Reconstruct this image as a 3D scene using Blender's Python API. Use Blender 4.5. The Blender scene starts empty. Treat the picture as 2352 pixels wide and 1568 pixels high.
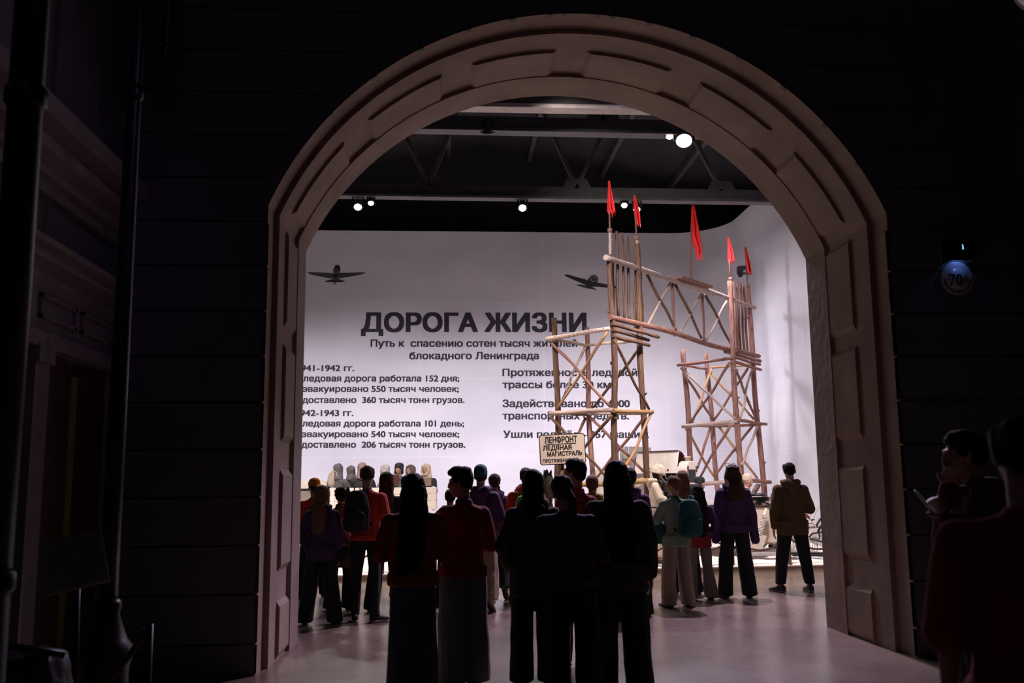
import bpy, bmesh, math, random
from mathutils import Vector, Matrix, noise
rnd = random.Random(7)
V = Vector
SC = bpy.context.scene
COL = SC.collection
PI = math.pi
R = math.radians

# ------------------------------------------------------------------ camera
F = 2150.0; H = 1.57; PITCH = R(8.47); YAW = R(3.885); ROLL = R(0.6)
fw = V((math.sin(YAW)*math.cos(PITCH), math.cos(YAW)*math.cos(PITCH), math.sin(PITCH)))
r0 = V((math.cos(YAW), -math.sin(YAW), 0)); u0 = r0.cross(fw)
CR = r0*math.cos(ROLL) - u0*math.sin(ROLL); CU = u0*math.cos(ROLL) + r0*math.sin(ROLL)
CAM = V((0, 0, H))
cd = bpy.data.cameras.new('camera'); cam = bpy.data.objects.new('camera', cd); COL.objects.link(cam)
cd.sensor_width = 36; cd.lens = F/2352*36; cd.clip_start = 0.05; cd.clip_end = 200
M = Matrix((CR, CU, -fw)).transposed().to_4x4(); M.translation = CAM
cam.matrix_world = M
cd.dof.use_dof = True; cd.dof.focus_distance = 16.5; cd.dof.aperture_fstop = 2.4
SC.camera = cam

def ray(px, py): return fw + CR*((px-1176)/F) - CU*((py-784)/F)
def at(px, py, y):
    d = ray(px, py); return CAM + d*(y/d.y)
def flo(px, py, z=0):
    d = ray(px, py); return CAM + d*((z-H)/d.z)
def atx(px, py, x):
    d = ray(px, py); return CAM + d*(x/d.x)
def onplane(px, py, p, n):
    d = ray(px, py); return CAM + d*((p-CAM).dot(n)/d.dot(n))

# ------------------------------------------------------------------ world, view, large lights
w = bpy.data.worlds.new('world'); SC.world = w; w.use_nodes = True
w.node_tree.nodes['Background'].inputs[0].default_value = (0.25, 0.3, 0.5, 1)
w.node_tree.nodes['Background'].inputs[1].default_value = 0.0
SC.view_settings.view_transform = 'Standard'; SC.view_settings.look = 'None'
SC.view_settings.exposure = 0.0; SC.view_settings.gamma = 1.0; SC.view_settings.use_curve_mapping = False

def spot(name, loc, target, power, color, size, blend=0.6, radius=0.12):
    l = bpy.data.lights.new(name, 'SPOT'); l.energy = power; l.color = color
    l.spot_size = R(size); l.spot_blend = blend; l.shadow_soft_size = radius
    o = bpy.data.objects.new(name, l); COL.objects.link(o)
    o.location = loc; d = V(target) - V(loc)
    o.rotation_euler = d.to_track_quat('-Z', 'Y').to_euler()
    return o
# unseen hall floods without housings, at about the height of the roof trusses
WALLC = (0.96, 0.885, 1.0)
for i, x in enumerate((-6.0, -2.0, 2.0, 5.4)):
    spot('wall_flood', (x, 18.9, 7.2), (x*0.97, 25.5, 0.2), 1550, WALLC, 82, 1.0, 0.4)
spot('gate_fill', (1.2, 12.3, 6.9), (4.0, 18.5, 5.2), 680, (1.0, 0.88, 0.85), 56, 1.0, 0.25)  # added key light on flags and gate, no fixture there
spot('side_wall_fill', (3.4, 23.0, 7.2), (7.3, 20.0, 1.8), 900, WALLC, 96, 1.0, 0.5)  # added fill for the right side wall, no fixture there
spot('side_wall_fill', (1.6, 12.6, 6.8), (7.3, 18.6, 2.4), 1500, WALLC, 70, 1.0, 0.5)  # second added fill for the side wall, from the front
for i, x in enumerate((-4.5, 0.0, 4.6)):
    spot('snow_flood', (x, 14.0, 7.2), (x*1.02, 17.4, 0.4), 2300, (1.0, 0.85, 0.78), 72, 0.7)
# weak fill lights added on the near side of the arch, no lamps there
def point(name, loc, power, color, radius=0.3):
    l = bpy.data.lights.new(name, 'POINT'); l.energy = power; l.color = color; l.shadow_soft_size = radius
    o = bpy.data.objects.new(name, l); COL.objects.link(o); o.location = loc; return o
point('street_fill_light', (-1.2, 1.5, 6.6), 6, (0.35, 0.4, 1.0))  # added bluish ambient for the dark street
spot('cornice_fill_beam', (2.6, 3.0, 7.0), (-2.95, 6.6, 3.9), 60, (0.45, 0.36, 1.0), 30, 0.8, 0.2)  # added to tint the left cornice violet
point('street_fill_light', (1.2, -2.5, 6.0), 6, (1.0, 0.85, 0.8), 0.8)  # added ambient from behind the camera

# ------------------------------------------------------------------ materials
MATS = {}
def mat(name, col, rough=0.7, var=0.15, scale=6.0, bump=0.0, bscale=40.0, metal=0.0, emit=None, estr=0.0, spec=0.5, stretch=None, coat=0.0):
    if name in MATS: return MATS[name]
    m = bpy.data.materials.new(name); m.use_nodes = True
    nt = m.node_tree; N = nt.nodes; L = nt.links; b = N['Principled BSDF']
    b.inputs['Roughness'].default_value = rough; b.inputs['Metallic'].default_value = metal
    b.inputs['Specular IOR Level'].default_value = spec
    b.inputs['Coat Weight'].default_value = coat
    tc = N.new('ShaderNodeTexCoord'); mp = N.new('ShaderNodeMapping')
    L.new(tc.outputs['Object'], mp.inputs['Vector'])
    if stretch: mp.inputs['Scale'].default_value = stretch
    if emit:
        b.inputs['Emission Color'].default_value = (*emit, 1); b.inputs['Emission Strength'].default_value = estr
    no = N.new('ShaderNodeTexNoise'); no.inputs['Scale'].default_value = scale; no.inputs['Detail'].default_value = 5
    L.new(mp.outputs[0], no.inputs['Vector'])
    mr = N.new('ShaderNodeMapRange'); mr.inputs[3].default_value = 1-var; mr.inputs[4].default_value = 1+var
    mr.inputs[1].default_value = 0.3; mr.inputs[2].default_value = 0.7
    L.new(no.outputs['Fac'], mr.inputs[0])
    mx = N.new('ShaderNodeVectorMath'); mx.operation = 'SCALE'
    mx.inputs[0].default_value = col; L.new(mr.outputs[0], mx.inputs['Scale'])
    L.new(mx.outputs[0], b.inputs['Base Color'])
    if bump:
        n2 = N.new('ShaderNodeTexNoise'); n2.inputs['Scale'].default_value = bscale; n2.inputs['Detail'].default_value = 6
        L.new(mp.outputs[0], n2.inputs['Vector'])
        bp = N.new('ShaderNodeBump'); bp.inputs['Strength'].default_value = bump; bp.inputs['Distance'].default_value = 0.02
        L.new(n2.outputs['Fac'], bp.inputs['Height']); L.new(bp.outputs[0], b.inputs['Normal'])
    MATS[name] = m
    return m

def bark(name, c1, c2, rough=0.85, bands=False):
    if name in MATS: return MATS[name]
    m = bpy.data.materials.new(name); m.use_nodes = True
    nt = m.node_tree; N = nt.nodes; L = nt.links; b = N['Principled BSDF']
    b.inputs['Roughness'].default_value = rough; b.inputs['Specular IOR Level'].default_value = 0.25
    uv = N.new('ShaderNodeUVMap'); mp = N.new('ShaderNodeMapping')
    mp.inputs['Scale'].default_value = (2.0, 9.0, 1) if bands else (5.0, 1.6, 1)
    L.new(uv.outputs[0], mp.inputs['Vector'])
    no = N.new('ShaderNodeTexNoise'); no.inputs['Scale'].default_value = 2.2; no.inputs['Detail'].default_value = 7; no.inputs['Roughness'].default_value = 0.65
    L.new(mp.outputs[0], no.inputs['Vector'])
    cr = N.new('ShaderNodeValToRGB')
    cr.color_ramp.elements[0].position = 0.33 if not bands else 0.37; cr.color_ramp.elements[1].position = 0.66 if not bands else 0.44
    cr.color_ramp.elements[0].color = (*c1, 1); cr.color_ramp.elements[1].color = (*c2, 1)
    L.new(no.outputs['Fac'], cr.inputs[0]); L.new(cr.outputs[0], b.inputs['Base Color'])
    bp = N.new('ShaderNodeBump'); bp.inputs['Strength'].default_value = 0.5; bp.inputs['Distance'].default_value = 0.02
    L.new(no.outputs['Fac'], bp.inputs['Height']); L.new(bp.outputs[0], b.inputs['Normal'])
    MATS[name] = m
    return m

M_SOFFIT = mat('arch_plaster', (0.34, 0.245, 0.195), 0.85, 0.16, 2.2, 0.25, 9)
M_FRONT = mat('front_stucco', (0.17, 0.17, 0.185), 0.9, 0.12, 3, 0.2, 20)
M_DARK = mat('dark_paint', (0.03, 0.03, 0.034), 0.8, 0.2, 4)
M_IRON = mat('black_iron', (0.012, 0.012, 0.014), 0.35, 0.2, 8, 0.05, 60, metal=0.3)
M_STEEL = mat('truss_steel', (0.085, 0.078, 0.082), 0.6, 0.2, 3, 0.05, 30)
M_ROOF = mat('roof_board', (0.03, 0.028, 0.03), 0.85, 0.25, 1.5, 0.1, 12)
M_SNOW = mat('snow', (0.86, 0.82, 0.80), 0.9, 0.05, 2.0, 0.55, 14)
M_KERB = mat('kerb_board', (0.34, 0.25, 0.20), 0.7, 0.2, 4, 0.1, 30)
M_INK = mat('wall_ink', (0.028, 0.024, 0.034), 0.8, 0.05)
M_INK2 = mat('print_grey', (0.062, 0.055, 0.066), 0.8, 0.35, 8)
M_INK3 = mat('print_pale', (0.30, 0.27, 0.31), 0.8, 0.1)
M_RED = mat('flag_red', (0.85, 0.03, 0.032), 0.7, 0.08, 6)
M_WHITE = mat('white_paint', (0.74, 0.67, 0.62), 0.45, 0.06, 4, 0.05, 20)
M_CREAM = mat('cream_paint', (0.66, 0.55, 0.46), 0.5, 0.08, 3, 0.05, 20)
M_BLACK = mat('black_metal', (0.012, 0.011, 0.012), 0.45, 0.2, 10)
M_RUST = mat('red_brown_paint', (0.12, 0.03, 0.025), 0.5, 0.2, 8)
M_BOARD = mat('sign_board', (0.68, 0.56, 0.47), 0.7, 0.05, 5)
M_ROPE = mat('brown_rope', (0.10, 0.045, 0.025), 0.85, 0.3, 60, 0.5, 90)
M_SKIN = mat('skin', (0.48, 0.27, 0.19), 0.55, 0.06, 9)
M_BARK = bark('brown_bark', (0.055, 0.028, 0.018), (0.19, 0.105, 0.068))
M_BARKR = bark('reddish_bark', (0.13, 0.055, 0.045), (0.34, 0.18, 0.14))
M_PEEL = bark('peeled_wood', (0.30, 0.165, 0.075), (0.45, 0.29, 0.16))
M_PALE = bark('pale_bark', (0.26, 0.18, 0.15), (0.55, 0.43, 0.38))
M_BIRCH = bark('birch_bark', (0.06, 0.04, 0.035), (0.62, 0.47, 0.38), bands=True)

def floor_mat():
    m = bpy.data.materials.new('polished_concrete'); m.use_nodes = True
    nt = m.node_tree; N = nt.nodes; L = nt.links; b = N['Principled BSDF']
    tc = N.new('ShaderNodeTexCoord'); n1 = N.new('ShaderNodeTexNoise'); n1.inputs['Scale'].default_value = 0.9; n1.inputs['Detail'].default_value = 7
    L.new(tc.outputs['Object'], n1.inputs['Vector'])
    cr = N.new('ShaderNodeValToRGB'); cr.color_ramp.elements[0].position = 0.35; cr.color_ramp.elements[1].position = 0.68
    cr.color_ramp.elements[0].color = (0.16, 0.112, 0.088, 1); cr.color_ramp.elements[1].color = (0.25, 0.185, 0.155, 1)
    L.new(n1.outputs['Fac'], cr.inputs[0]); L.new(cr.outputs[0], b.inputs['Base Color'])
    n2 = N.new('ShaderNodeTexNoise'); n2.inputs['Scale'].default_value = 1.6; n2.inputs['Detail'].default_value = 4
    L.new(tc.outputs['Object'], n2.inputs['Vector'])
    mr = N.new('ShaderNodeMapRange'); mr.inputs[3].default_value = 0.23; mr.inputs[4].default_value = 0.32
    L.new(n2.outputs['Fac'], mr.inputs[0]); L.new(mr.outputs[0], b.inputs['Roughness'])
    b.inputs['Specular IOR Level'].default_value = 0.5
    return m
M_FLOOR = floor_mat()

def backwall_mat():
    m = bpy.data.materials.new('printed_sky_wall'); m.use_nodes = True
    nt = m.node_tree; N = nt.nodes; L = nt.links; b = N['Principled BSDF']; b.inputs['Roughness'].default_value = 0.75
    b.inputs['Specular IOR Level'].default_value = 0.2
    tc = N.new('ShaderNodeTexCoord'); mp = N.new('ShaderNodeMapping'); mp.inputs['Scale'].default_value = (0.25, 0.25, 0.5)
    L.new(tc.outputs['Object'], mp.inputs['Vector'])
    n1 = N.new('ShaderNodeTexNoise'); n1.inputs['Scale'].default_value = 1.1; n1.inputs['Detail'].default_value = 5
    L.new(mp.outputs[0], n1.inputs['Vector'])
    cr = N.new('ShaderNodeValToRGB'); cr.color_ramp.elements[0].position = 0.28; cr.color_ramp.elements[1].position = 0.62
    cr.color_ramp.elements[0].color = (0.56, 0.545, 0.60, 1); cr.color_ramp.elements[1].color = (0.74, 0.72, 0.755, 1)
    L.new(n1.outputs['Fac'], cr.inputs[0])
    # sheet seams
    sp = N.new('ShaderNodeSeparateXYZ'); L.new(tc.outputs['Object'], sp.inputs[0])
    def seam(sock, period, off):
        a = N.new('ShaderNodeMath'); a.operation = 'ADD'; a.inputs[1].default_value = off; L.new(sock, a.inputs[0])
        f = N.new('ShaderNodeMath'); f.operation = 'MODULO'; f.inputs[1].default_value = period; L.new(a.outputs[0], f.inputs[0])
        l = N.new('ShaderNodeMath'); l.operation = 'LESS_THAN'; l.inputs[1].default_value = 0.022; L.new(f.outputs[0], l.inputs[0])
        return l.outputs[0]
    s1 = seam(sp.outputs['Z'], 2.1, 1.97); s2 = seam(sp.outputs['X'], 3.4, 17.8)
    ad = N.new('ShaderNodeMath'); ad.operation = 'MAXIMUM'; L.new(s1, ad.inputs[0]); L.new(s2, ad.inputs[1])
    mx = N.new('ShaderNodeMix'); mx.data_type = 'RGBA'; L.new(cr.outputs[0], mx.inputs[6]); mx.inputs[7].default_value = (0.8, 0.78, 0.8, 1)
    sc = N.new('ShaderNodeMath'); sc.operation = 'MULTIPLY'; sc.inputs[1].default_value = 0.45; L.new(ad.outputs[0], sc.inputs[0])
    L.new(sc.outputs[0], mx.inputs[0]); L.new(mx.outputs[2], b.inputs['Base Color'])
    return m
M_BACK = backwall_mat()

# ------------------------------------------------------------------ mesh helpers
def tag(o, label=None, cat=None, group=None, kind=None):
    if label: o['label'] = label
    if cat: o['category'] = cat
    if group: o['group'] = group
    if kind: o['kind'] = kind
    return o
def obj(name, bm, m, parent=None, smooth=False):
    me = bpy.data.meshes.new(name); bm.to_mesh(me); bm.free()
    if smooth:
        for p in me.polygons: p.use_smooth = True
    o = bpy.data.objects.new(name, me); COL.objects.link(o)
    if m: me.materials.append(m)
    if parent: o.parent = parent
    return o
def empty(name, loc=(0, 0, 0), rz=0.0, label=None, cat=None, group=None):
    o = bpy.data.objects.new(name, None); COL.objects.link(o); o.location = loc; o.rotation_euler = (0, 0, rz)
    o.empty_display_size = 0.1
    return tag(o, label, cat, group)
def struct(name, bm, m, parent=None, smooth=False):
    o = obj(name, bm, m, parent, smooth)
    if not parent: o['kind'] = 'structure'
    return o
def box(bm, lo, hi, mtx=None):
    vs = [bm.verts.new(V((x, y, z)) if mtx is None else mtx @ V((x, y, z))) for x in (lo[0], hi[0]) for y in (lo[1], hi[1]) for z in (lo[2], hi[2])]
    for f in ((0, 1, 3, 2), (4, 6, 7, 5), (0, 4, 5, 1), (2, 3, 7, 6), (0, 2, 6, 4), (1, 5, 7, 3)):
        bm.faces.new([vs[i] for i in f])
def bevel(bm, w_=0.01, seg=2):
    bmesh.ops.recalc_face_normals(bm, faces=bm.faces)
    bmesh.ops.bevel(bm, geom=bm.edges[:] , offset=w_, segments=seg, affect='EDGES', profile=0.6)
def frame_of(d):
    d = d.normalized(); a = V((0, 0, 1)) if abs(d.z) < 0.9 else V((1, 0, 0))
    x = d.cross(a).normalized(); return x, d.cross(x).normalized()
def tube(bm, pts, rad, n=10, caps=True):
    pts = [V(p) for p in pts]; uvl = bm.loops.layers.uv.verify(); rings = []; acc = 0; lens = []
    off = rnd.random()*7
    x = None
    for i, p in enumerate(pts):
        d = (pts[min(i+1, len(pts)-1)] - pts[max(i-1, 0)])
        if d.length < 1e-9: d = V((0, 0, 1))
        d.normalize()
        if x is None: x, y = frame_of(d)
        else:
            x = (x - d*x.dot(d)).normalized(); y = d.cross(x)
        r = rad[i] if isinstance(rad, (list, tuple)) else rad
        rings.append([bm.verts.new(p + x*(r*math.cos(2*PI*k/n)) + y*(r*math.sin(2*PI*k/n))) for k in range(n)])
        if i: acc += (p-pts[i-1]).length
        lens.append(acc)
    for i in range(len(rings)-1):
        for k in range(n):
            f = bm.faces.new((rings[i][k], rings[i][(k+1) % n], rings[i+1][(k+1) % n], rings[i+1][k])); f.smooth = True
            uu = (k/n, (k+1)/n, (k+1)/n, k/n); vv = (lens[i], lens[i], lens[i+1], lens[i+1])
            for l, a, b in zip(f.loops, uu, vv): l[uvl].uv = (a+off, b+off)
    if caps:
        for rg in (rings[0][::-1], rings[-1]):
            f = bm.faces.new(rg)
            for l in f.loops: l[uvl].uv = (off, off)
def lathe(bm, prof, n=24, c=(0, 0, 0), mtx=None):
    c = V(c); rings = []
    for r, z in prof:
        rg = []
        for k in range(n):
            p = V((r*math.cos(2*PI*k/n), r*math.sin(2*PI*k/n), z))
            rg.append(bm.verts.new((mtx @ p if mtx is not None else p) + c))
        rings.append(rg)
    for i in range(len(rings)-1):
        for k in range(n):
            f = bm.faces.new((rings[i][k], rings[i][(k+1) % n], rings[i+1][(k+1) % n], rings[i+1][k])); f.smooth = True
    bm.faces.new(rings[0][::-1]); bm.faces.new(rings[-1])
def prism(bm, poly, y0, y1, conv=None):
    conv = conv or (lambda u, v, y: V((u, y, v)))
    a = [bm.verts.new(conv(u, v, y0)) for u, v in poly]; b = [bm.verts.new(conv(u, v, y1)) for u, v in poly]
    n = len(poly); bm.faces.new(a); bm.faces.new(b[::-1])
    for i in range(n): bm.faces.new((a[i], b[i], b[(i+1) % n], a[(i+1) % n]))
def fixn(bm): bmesh.ops.recalc_face_normals(bm, faces=bm.faces)

# hull chains melted into one smooth surface (voxel remesh)
_U = []
for i in range(1, 6):
    t = PI*i/6
    for k in range(10):
        a = 2*PI*(k+0.5*(i % 2))/10
        _U.append(V((math.sin(t)*math.cos(a), math.sin(t)*math.sin(a), math.cos(t))))
_U += [V((0, 0, 1)), V((0, 0, -1))]
def node_pts(nd):
    c = V(nd[0]); r = nd[1]; r = (r, r, r) if isinstance(r, (int, float)) else r
    m = nd[2] if len(nd) > 2 else None
    out = []
    for u in _U:
        p = V((u.x*r[0], u.y*r[1], u.z*r[2]))
        if m is not None: p = m @ p
        out.append(c + p)
    return out
def hull(bm, pts):
    b = bmesh.new()
    vs = [b.verts.new(p) for p in pts]
    res = bmesh.ops.convex_hull(b, input=vs)
    junk = [e for e in res['geom_interior'] if isinstance(e, bmesh.types.BMVert)] + [e for e in res['geom_unused'] if isinstance(e, bmesh.types.BMVert)]
    if junk: bmesh.ops.delete(b, geom=list(set(junk)), context='VERTS')
    mp = {}
    for v in b.verts: mp[v] = bm.verts.new(v.co)
    for f in b.faces: bm.faces.new([mp[v] for v in f.verts])
    b.free()
def chains_bm(chains):
    bm = bmesh.new()
    for ch in chains:
        if len(ch) == 1: hull(bm, node_pts(ch[0]))
        for a, b in zip(ch[:-1], ch[1:]): hull(bm, node_pts(a) + node_pts(b))
    fixn(bm)
    return bm
def melt(name, chains, m, parent, voxel=0.012, iters=4, scale=1.0, ripple=0.0, rs=14.0):
    bm = chains_bm(chains)
    me = bpy.data.meshes.new(name); bm.to_mesh(me); bm.free()
    o = bpy.data.objects.new(name, me); COL.objects.link(o)
    rm = o.modifiers.new('r', 'REMESH'); rm.mode = 'VOXEL'; rm.voxel_size = voxel; rm.use_smooth_shade = True
    if iters:
        sm = o.modifiers.new('s', 'SMOOTH'); sm.iterations = iters; sm.factor = 0.5
    dg = bpy.context.evaluated_depsgraph_get()
    new = bpy.data.meshes.new_from_object(o.evaluated_get(dg), depsgraph=dg)
    o.modifiers.clear(); o.data = new; new.name = name; bpy.data.meshes.remove(me)
    if ripple:
        sd = rnd.random()*50
        nr = [v.normal.copy() for v in new.vertices]
        for v, nn in zip(new.vertices, nr):
            q = v.co*rs
            v.co += nn*(ripple*noise.noise(V((q.x+sd, q.y, q.z*0.55))))
    if scale != 1.0:
        for v in new.vertices: v.co *= scale
    for p in new.polygons: p.use_smooth = True
    new.materials.clear(); new.materials.append(m)
    if parent: o.parent = parent
    return o

def glyph_fill(body):
    """flatten the letter outlines and fill each contour with its own holes"""
    cu = bpy.data.curves.new('t', 'FONT'); cu.body = body; cu.size = 1
    o = bpy.data.objects.new('t', cu); COL.objects.link(o)
    dg = bpy.context.evaluated_depsgraph_get(); dg.update()
    oe = o.evaluated_get(dg); c2 = oe.to_curve(dg)
    loops = []
    for sp in c2.splines:
        pts = []; bp_ = sp.bezier_points; n = len(bp_)
        for i in range(n):
            p, q = bp_[i], bp_[(i+1) % n]
            straight = (p.co-p.handle_right).length < 1e-5 and (q.co-q.handle_left).length < 1e-5
            k_ = 1 if straight else 6
            for j in range(k_):
                t = j/k_; pts.append(p.co*(1-t)**3 + p.handle_right*(3*t*(1-t)**2) + q.handle_left*(3*t*t*(1-t)) + q.co*t**3)
        cl = []
        for v in pts:
            if not cl or (v-cl[-1]).length > 1e-4: cl.append(V((v.x, v.y, 0)))
        if (cl[0]-cl[-1]).length < 1e-4: cl.pop()
        if len(cl) > 2: loops.append(cl)
    oe.to_curve_clear(); bpy.data.objects.remove(o)
    # glyph clusters, then non-zero winding trapezoids between successive outline heights
    iv = sorted((min(v.x for v in l), max(v.x for v in l), i) for i, l in enumerate(loops))
    clusters, end = [], -1e9
    for x0, x1, i in iv:
        if x0 > end: clusters.append([])
        clusters[-1].append(loops[i]); end = max(end, x1)
    return clusters
def text_mesh(name, body, m, parent=None, bold=0.018):
    """lettering as a thin mesh; outlines widened for a bold weight"""
    VV, FF = [], []
    for cl in glyph_fill(body):
        ys = sorted(v.y for l in cl for v in l); lev = [ys[0]]
        for y in ys:
            if y-lev[-1] > 4e-3: lev.append(y)
        ed = [(l[i], l[(i+1) % len(l)]) for l in cl for i in range(len(l))]
        for y0, y1 in zip(lev[:-1], lev[1:]):
            ym = (y0+y1)/2; xs = []
            for p, q in ed:
                if (p.y > ym) != (q.y > ym):
                    t = (q.x-p.x)/(q.y-p.y); f = lambda y: p.x+t*(min(max(y, min(p.y, q.y)), max(p.y, q.y))-p.y)
                    xs.append((f(ym), f(y0), f(y1), 1 if q.y > p.y else -1))
            xs.sort(); wn = 0
            for k_ in range(len(xs)-1):
                if wn == 0: st = xs[k_]
                wn += xs[k_][3]
                nx_ = xs[k_+1]
                if wn + nx_[3] == 0:
                    for j, oy in enumerate((-.6, 0, .6)):
                        n = len(VV); z = j*1e-5
                        VV += [V((st[1]-bold, y0+oy*bold, z)), V((nx_[1]+bold, y0+oy*bold, z)), V((nx_[2]+bold, y1+oy*bold, z)), V((st[2]-bold, y1+oy*bold, z))]
                        FF.append((n, n+1, n+2, n+3))
    me = bpy.data.meshes.new(name); me.from_pydata(VV, [], FF); me.materials.append(m)
    t = bpy.data.objects.new(name, me); COL.objects.link(t)
    if parent: t.parent = parent
    return t
def fit_text(t, origin, ex, ey, width, cap, nrm, lift=0.004):
    """lay text on a plane: origin = left end of baseline, ex/ey unit axes, width in metres, cap height in metres"""
    xs = [v.co.x for v in t.data.vertices]; x0, x1 = min(xs), max(xs)
    sx = width/(x1-x0); sy = cap/0.74
    for v in t.data.vertices:
        v.co = origin + ex*((v.co.x-x0)*sx) + ey*(v.co.y*sy) + nrm*(lift + v.co.z)
def split_words(t, gap):
    """one child mesh per word under an Empty at the line's start"""
    me = t.data; mats = list(me.materials)
    fx = sorted((min(me.vertices[i].co.x for i in p.vertices), max(me.vertices[i].co.x for i in p.vertices), p.index) for p in me.polygons)
    words, end = [], -1e9
    for a, b, i in fx:
        if a > end+gap: words.append([])
        words[-1].append(i); end = max(end, b)
    org = me.vertices[0].co.copy()
    root = empty(t.name.split('.')[0], org)
    for wd in words:
        idx = {}; VV, FF = [], []
        for i in wd:
            f = []
            for v in me.polygons[i].vertices:
                if v not in idx: idx[v] = len(VV); VV.append(me.vertices[v].co-org)
                f.append(idx[v])
            FF.append(f)
        m2 = bpy.data.meshes.new('word'); m2.from_pydata(VV, [], FF); m2.materials.append(mats[0])
        o = bpy.data.objects.new('word', m2); COL.objects.link(o); o.parent = root
    bpy.data.objects.remove(t); bpy.data.meshes.remove(me)
    return root

# ================================================================== SETTING
YF, YB = 8.22, 9.80            # street face and hall face of the arch wall
XL, XR = -1.605, 4.10; ZS = 4.02; ZA = 5.93
CX = (XL+XR)/2; HW = (XR-XL)/2; RISE = ZA-ZS
RA = (HW*HW+RISE*RISE)/(2*RISE); ZC = ZA-RA
A0 = math.asin(HW/RA)
def wk(x, y): return y + (x-XL)*(.014+.028*min(1, max(0, (y-YF)/(YB-YF))))   # the wall stands slightly askew
def apath(off, n=48):
    """opening outline, left foot to right foot, offset inwards"""
    r = RA-off; a0 = math.asin((HW-off)/r); zs = ZC + r*math.cos(a0)
    p = [(XL+off, z) for z in (0, zs*0.25, zs*0.5, zs*0.75)]
    p += [(CX + r*math.sin(-a0+2*a0*i/n), ZC + r*math.cos(-a0+2*a0*i/n)) for i in range(n+1)]
    p += [(XR-off, z) for z in (zs*0.75, zs*0.5, zs*0.25, 0)]
    return p

# floor
bm = bmesh.new(); box(bm, (-11, -4, -0.2), (11, 27, 0)); struct('floor', bm, M_FLOOR)

# arch lining: stepped profile swept round the opening
bm = bmesh.new()
prof = [(YF-0.03, -0.02), (YF-0.03, 0.0), (8.48, 0.0), (8.48, 0.05), (9.34, 0.05), (9.34, 0.09), (YB+0.02, 0.09), (YB+0.02, -0.02)]
rings = []
for y, off in prof:
    rings.append([bm.verts.new((x, wk(x, y), z)) for x, z in apath(off)])
for a, b in zip(rings, rings[1:]+rings[:1]):
    for i in range(len(a)-1): bm.faces.new((a[i], b[i], b[i+1], a[i+1]))
fixn(bm)
# small plaster chips along the far edge
lining = struct('trim_1', bm, M_SOFFIT)
tag(lining, 'tan plaster lining of the big arch with stepped bands and raised panels', 'arch')
def panel(pts2, y0=8.82, y1=9.34):
    bm = bmesh.new(); ra, rb, rc, rd = [], [], [], []
    for (x, z), (nx, nz), hh in pts2:
        for lst, y, h in ((ra, y0, 0.045), (rb, y0, 0.045+hh), (rc, y1+0.01, 0.045+hh), (rd, y1+0.01, 0.045)):
            lst.append(bm.verts.new((x+nx*h, wk(x, y), z+nz*h)))
    for a, b in ((ra, rb), (rb, rc), (rc, rd), (rd, ra)):
        for i in range(len(a)-1): bm.faces.new((a[i], b[i], b[i+1], a[i+1]))
    for k in (0, -1): bm.faces.new((ra[k], rb[k], rc[k], rd[k]))
    fixn(bm)
    return obj('raised_panel', bm, M_SOFFIT, lining)
for z0, z1 in ((3.02, 3.96), (1.95, 2.87), (0.78, 1.70), (0.01, 0.52)):
    e = .055
    for X_, n_ in ((XL, (1, 0)), (XR, (-1, 0))): panel([((X_, z0), n_, .004), ((X_, z0+e), n_, .036), ((X_, z1-e), n_, .036), ((X_, z1), n_, .004)])
pw, gp = 17.0, 5.7
tot = 6*pw+5*gp; a = -tot/2
for k in range(6):
    pts = []
    for i, q in enumerate([0, .055]+[j/12 for j in range(1, 12)]+[.945, 1]):
        t = R(a + pw*q)
        pts.append(((CX+RA*math.sin(t), ZC+RA*math.cos(t)), (-math.sin(t), -math.cos(t)), .004 if q in (0, 1) else .036))
    panel(pts); a += pw+gp

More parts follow.
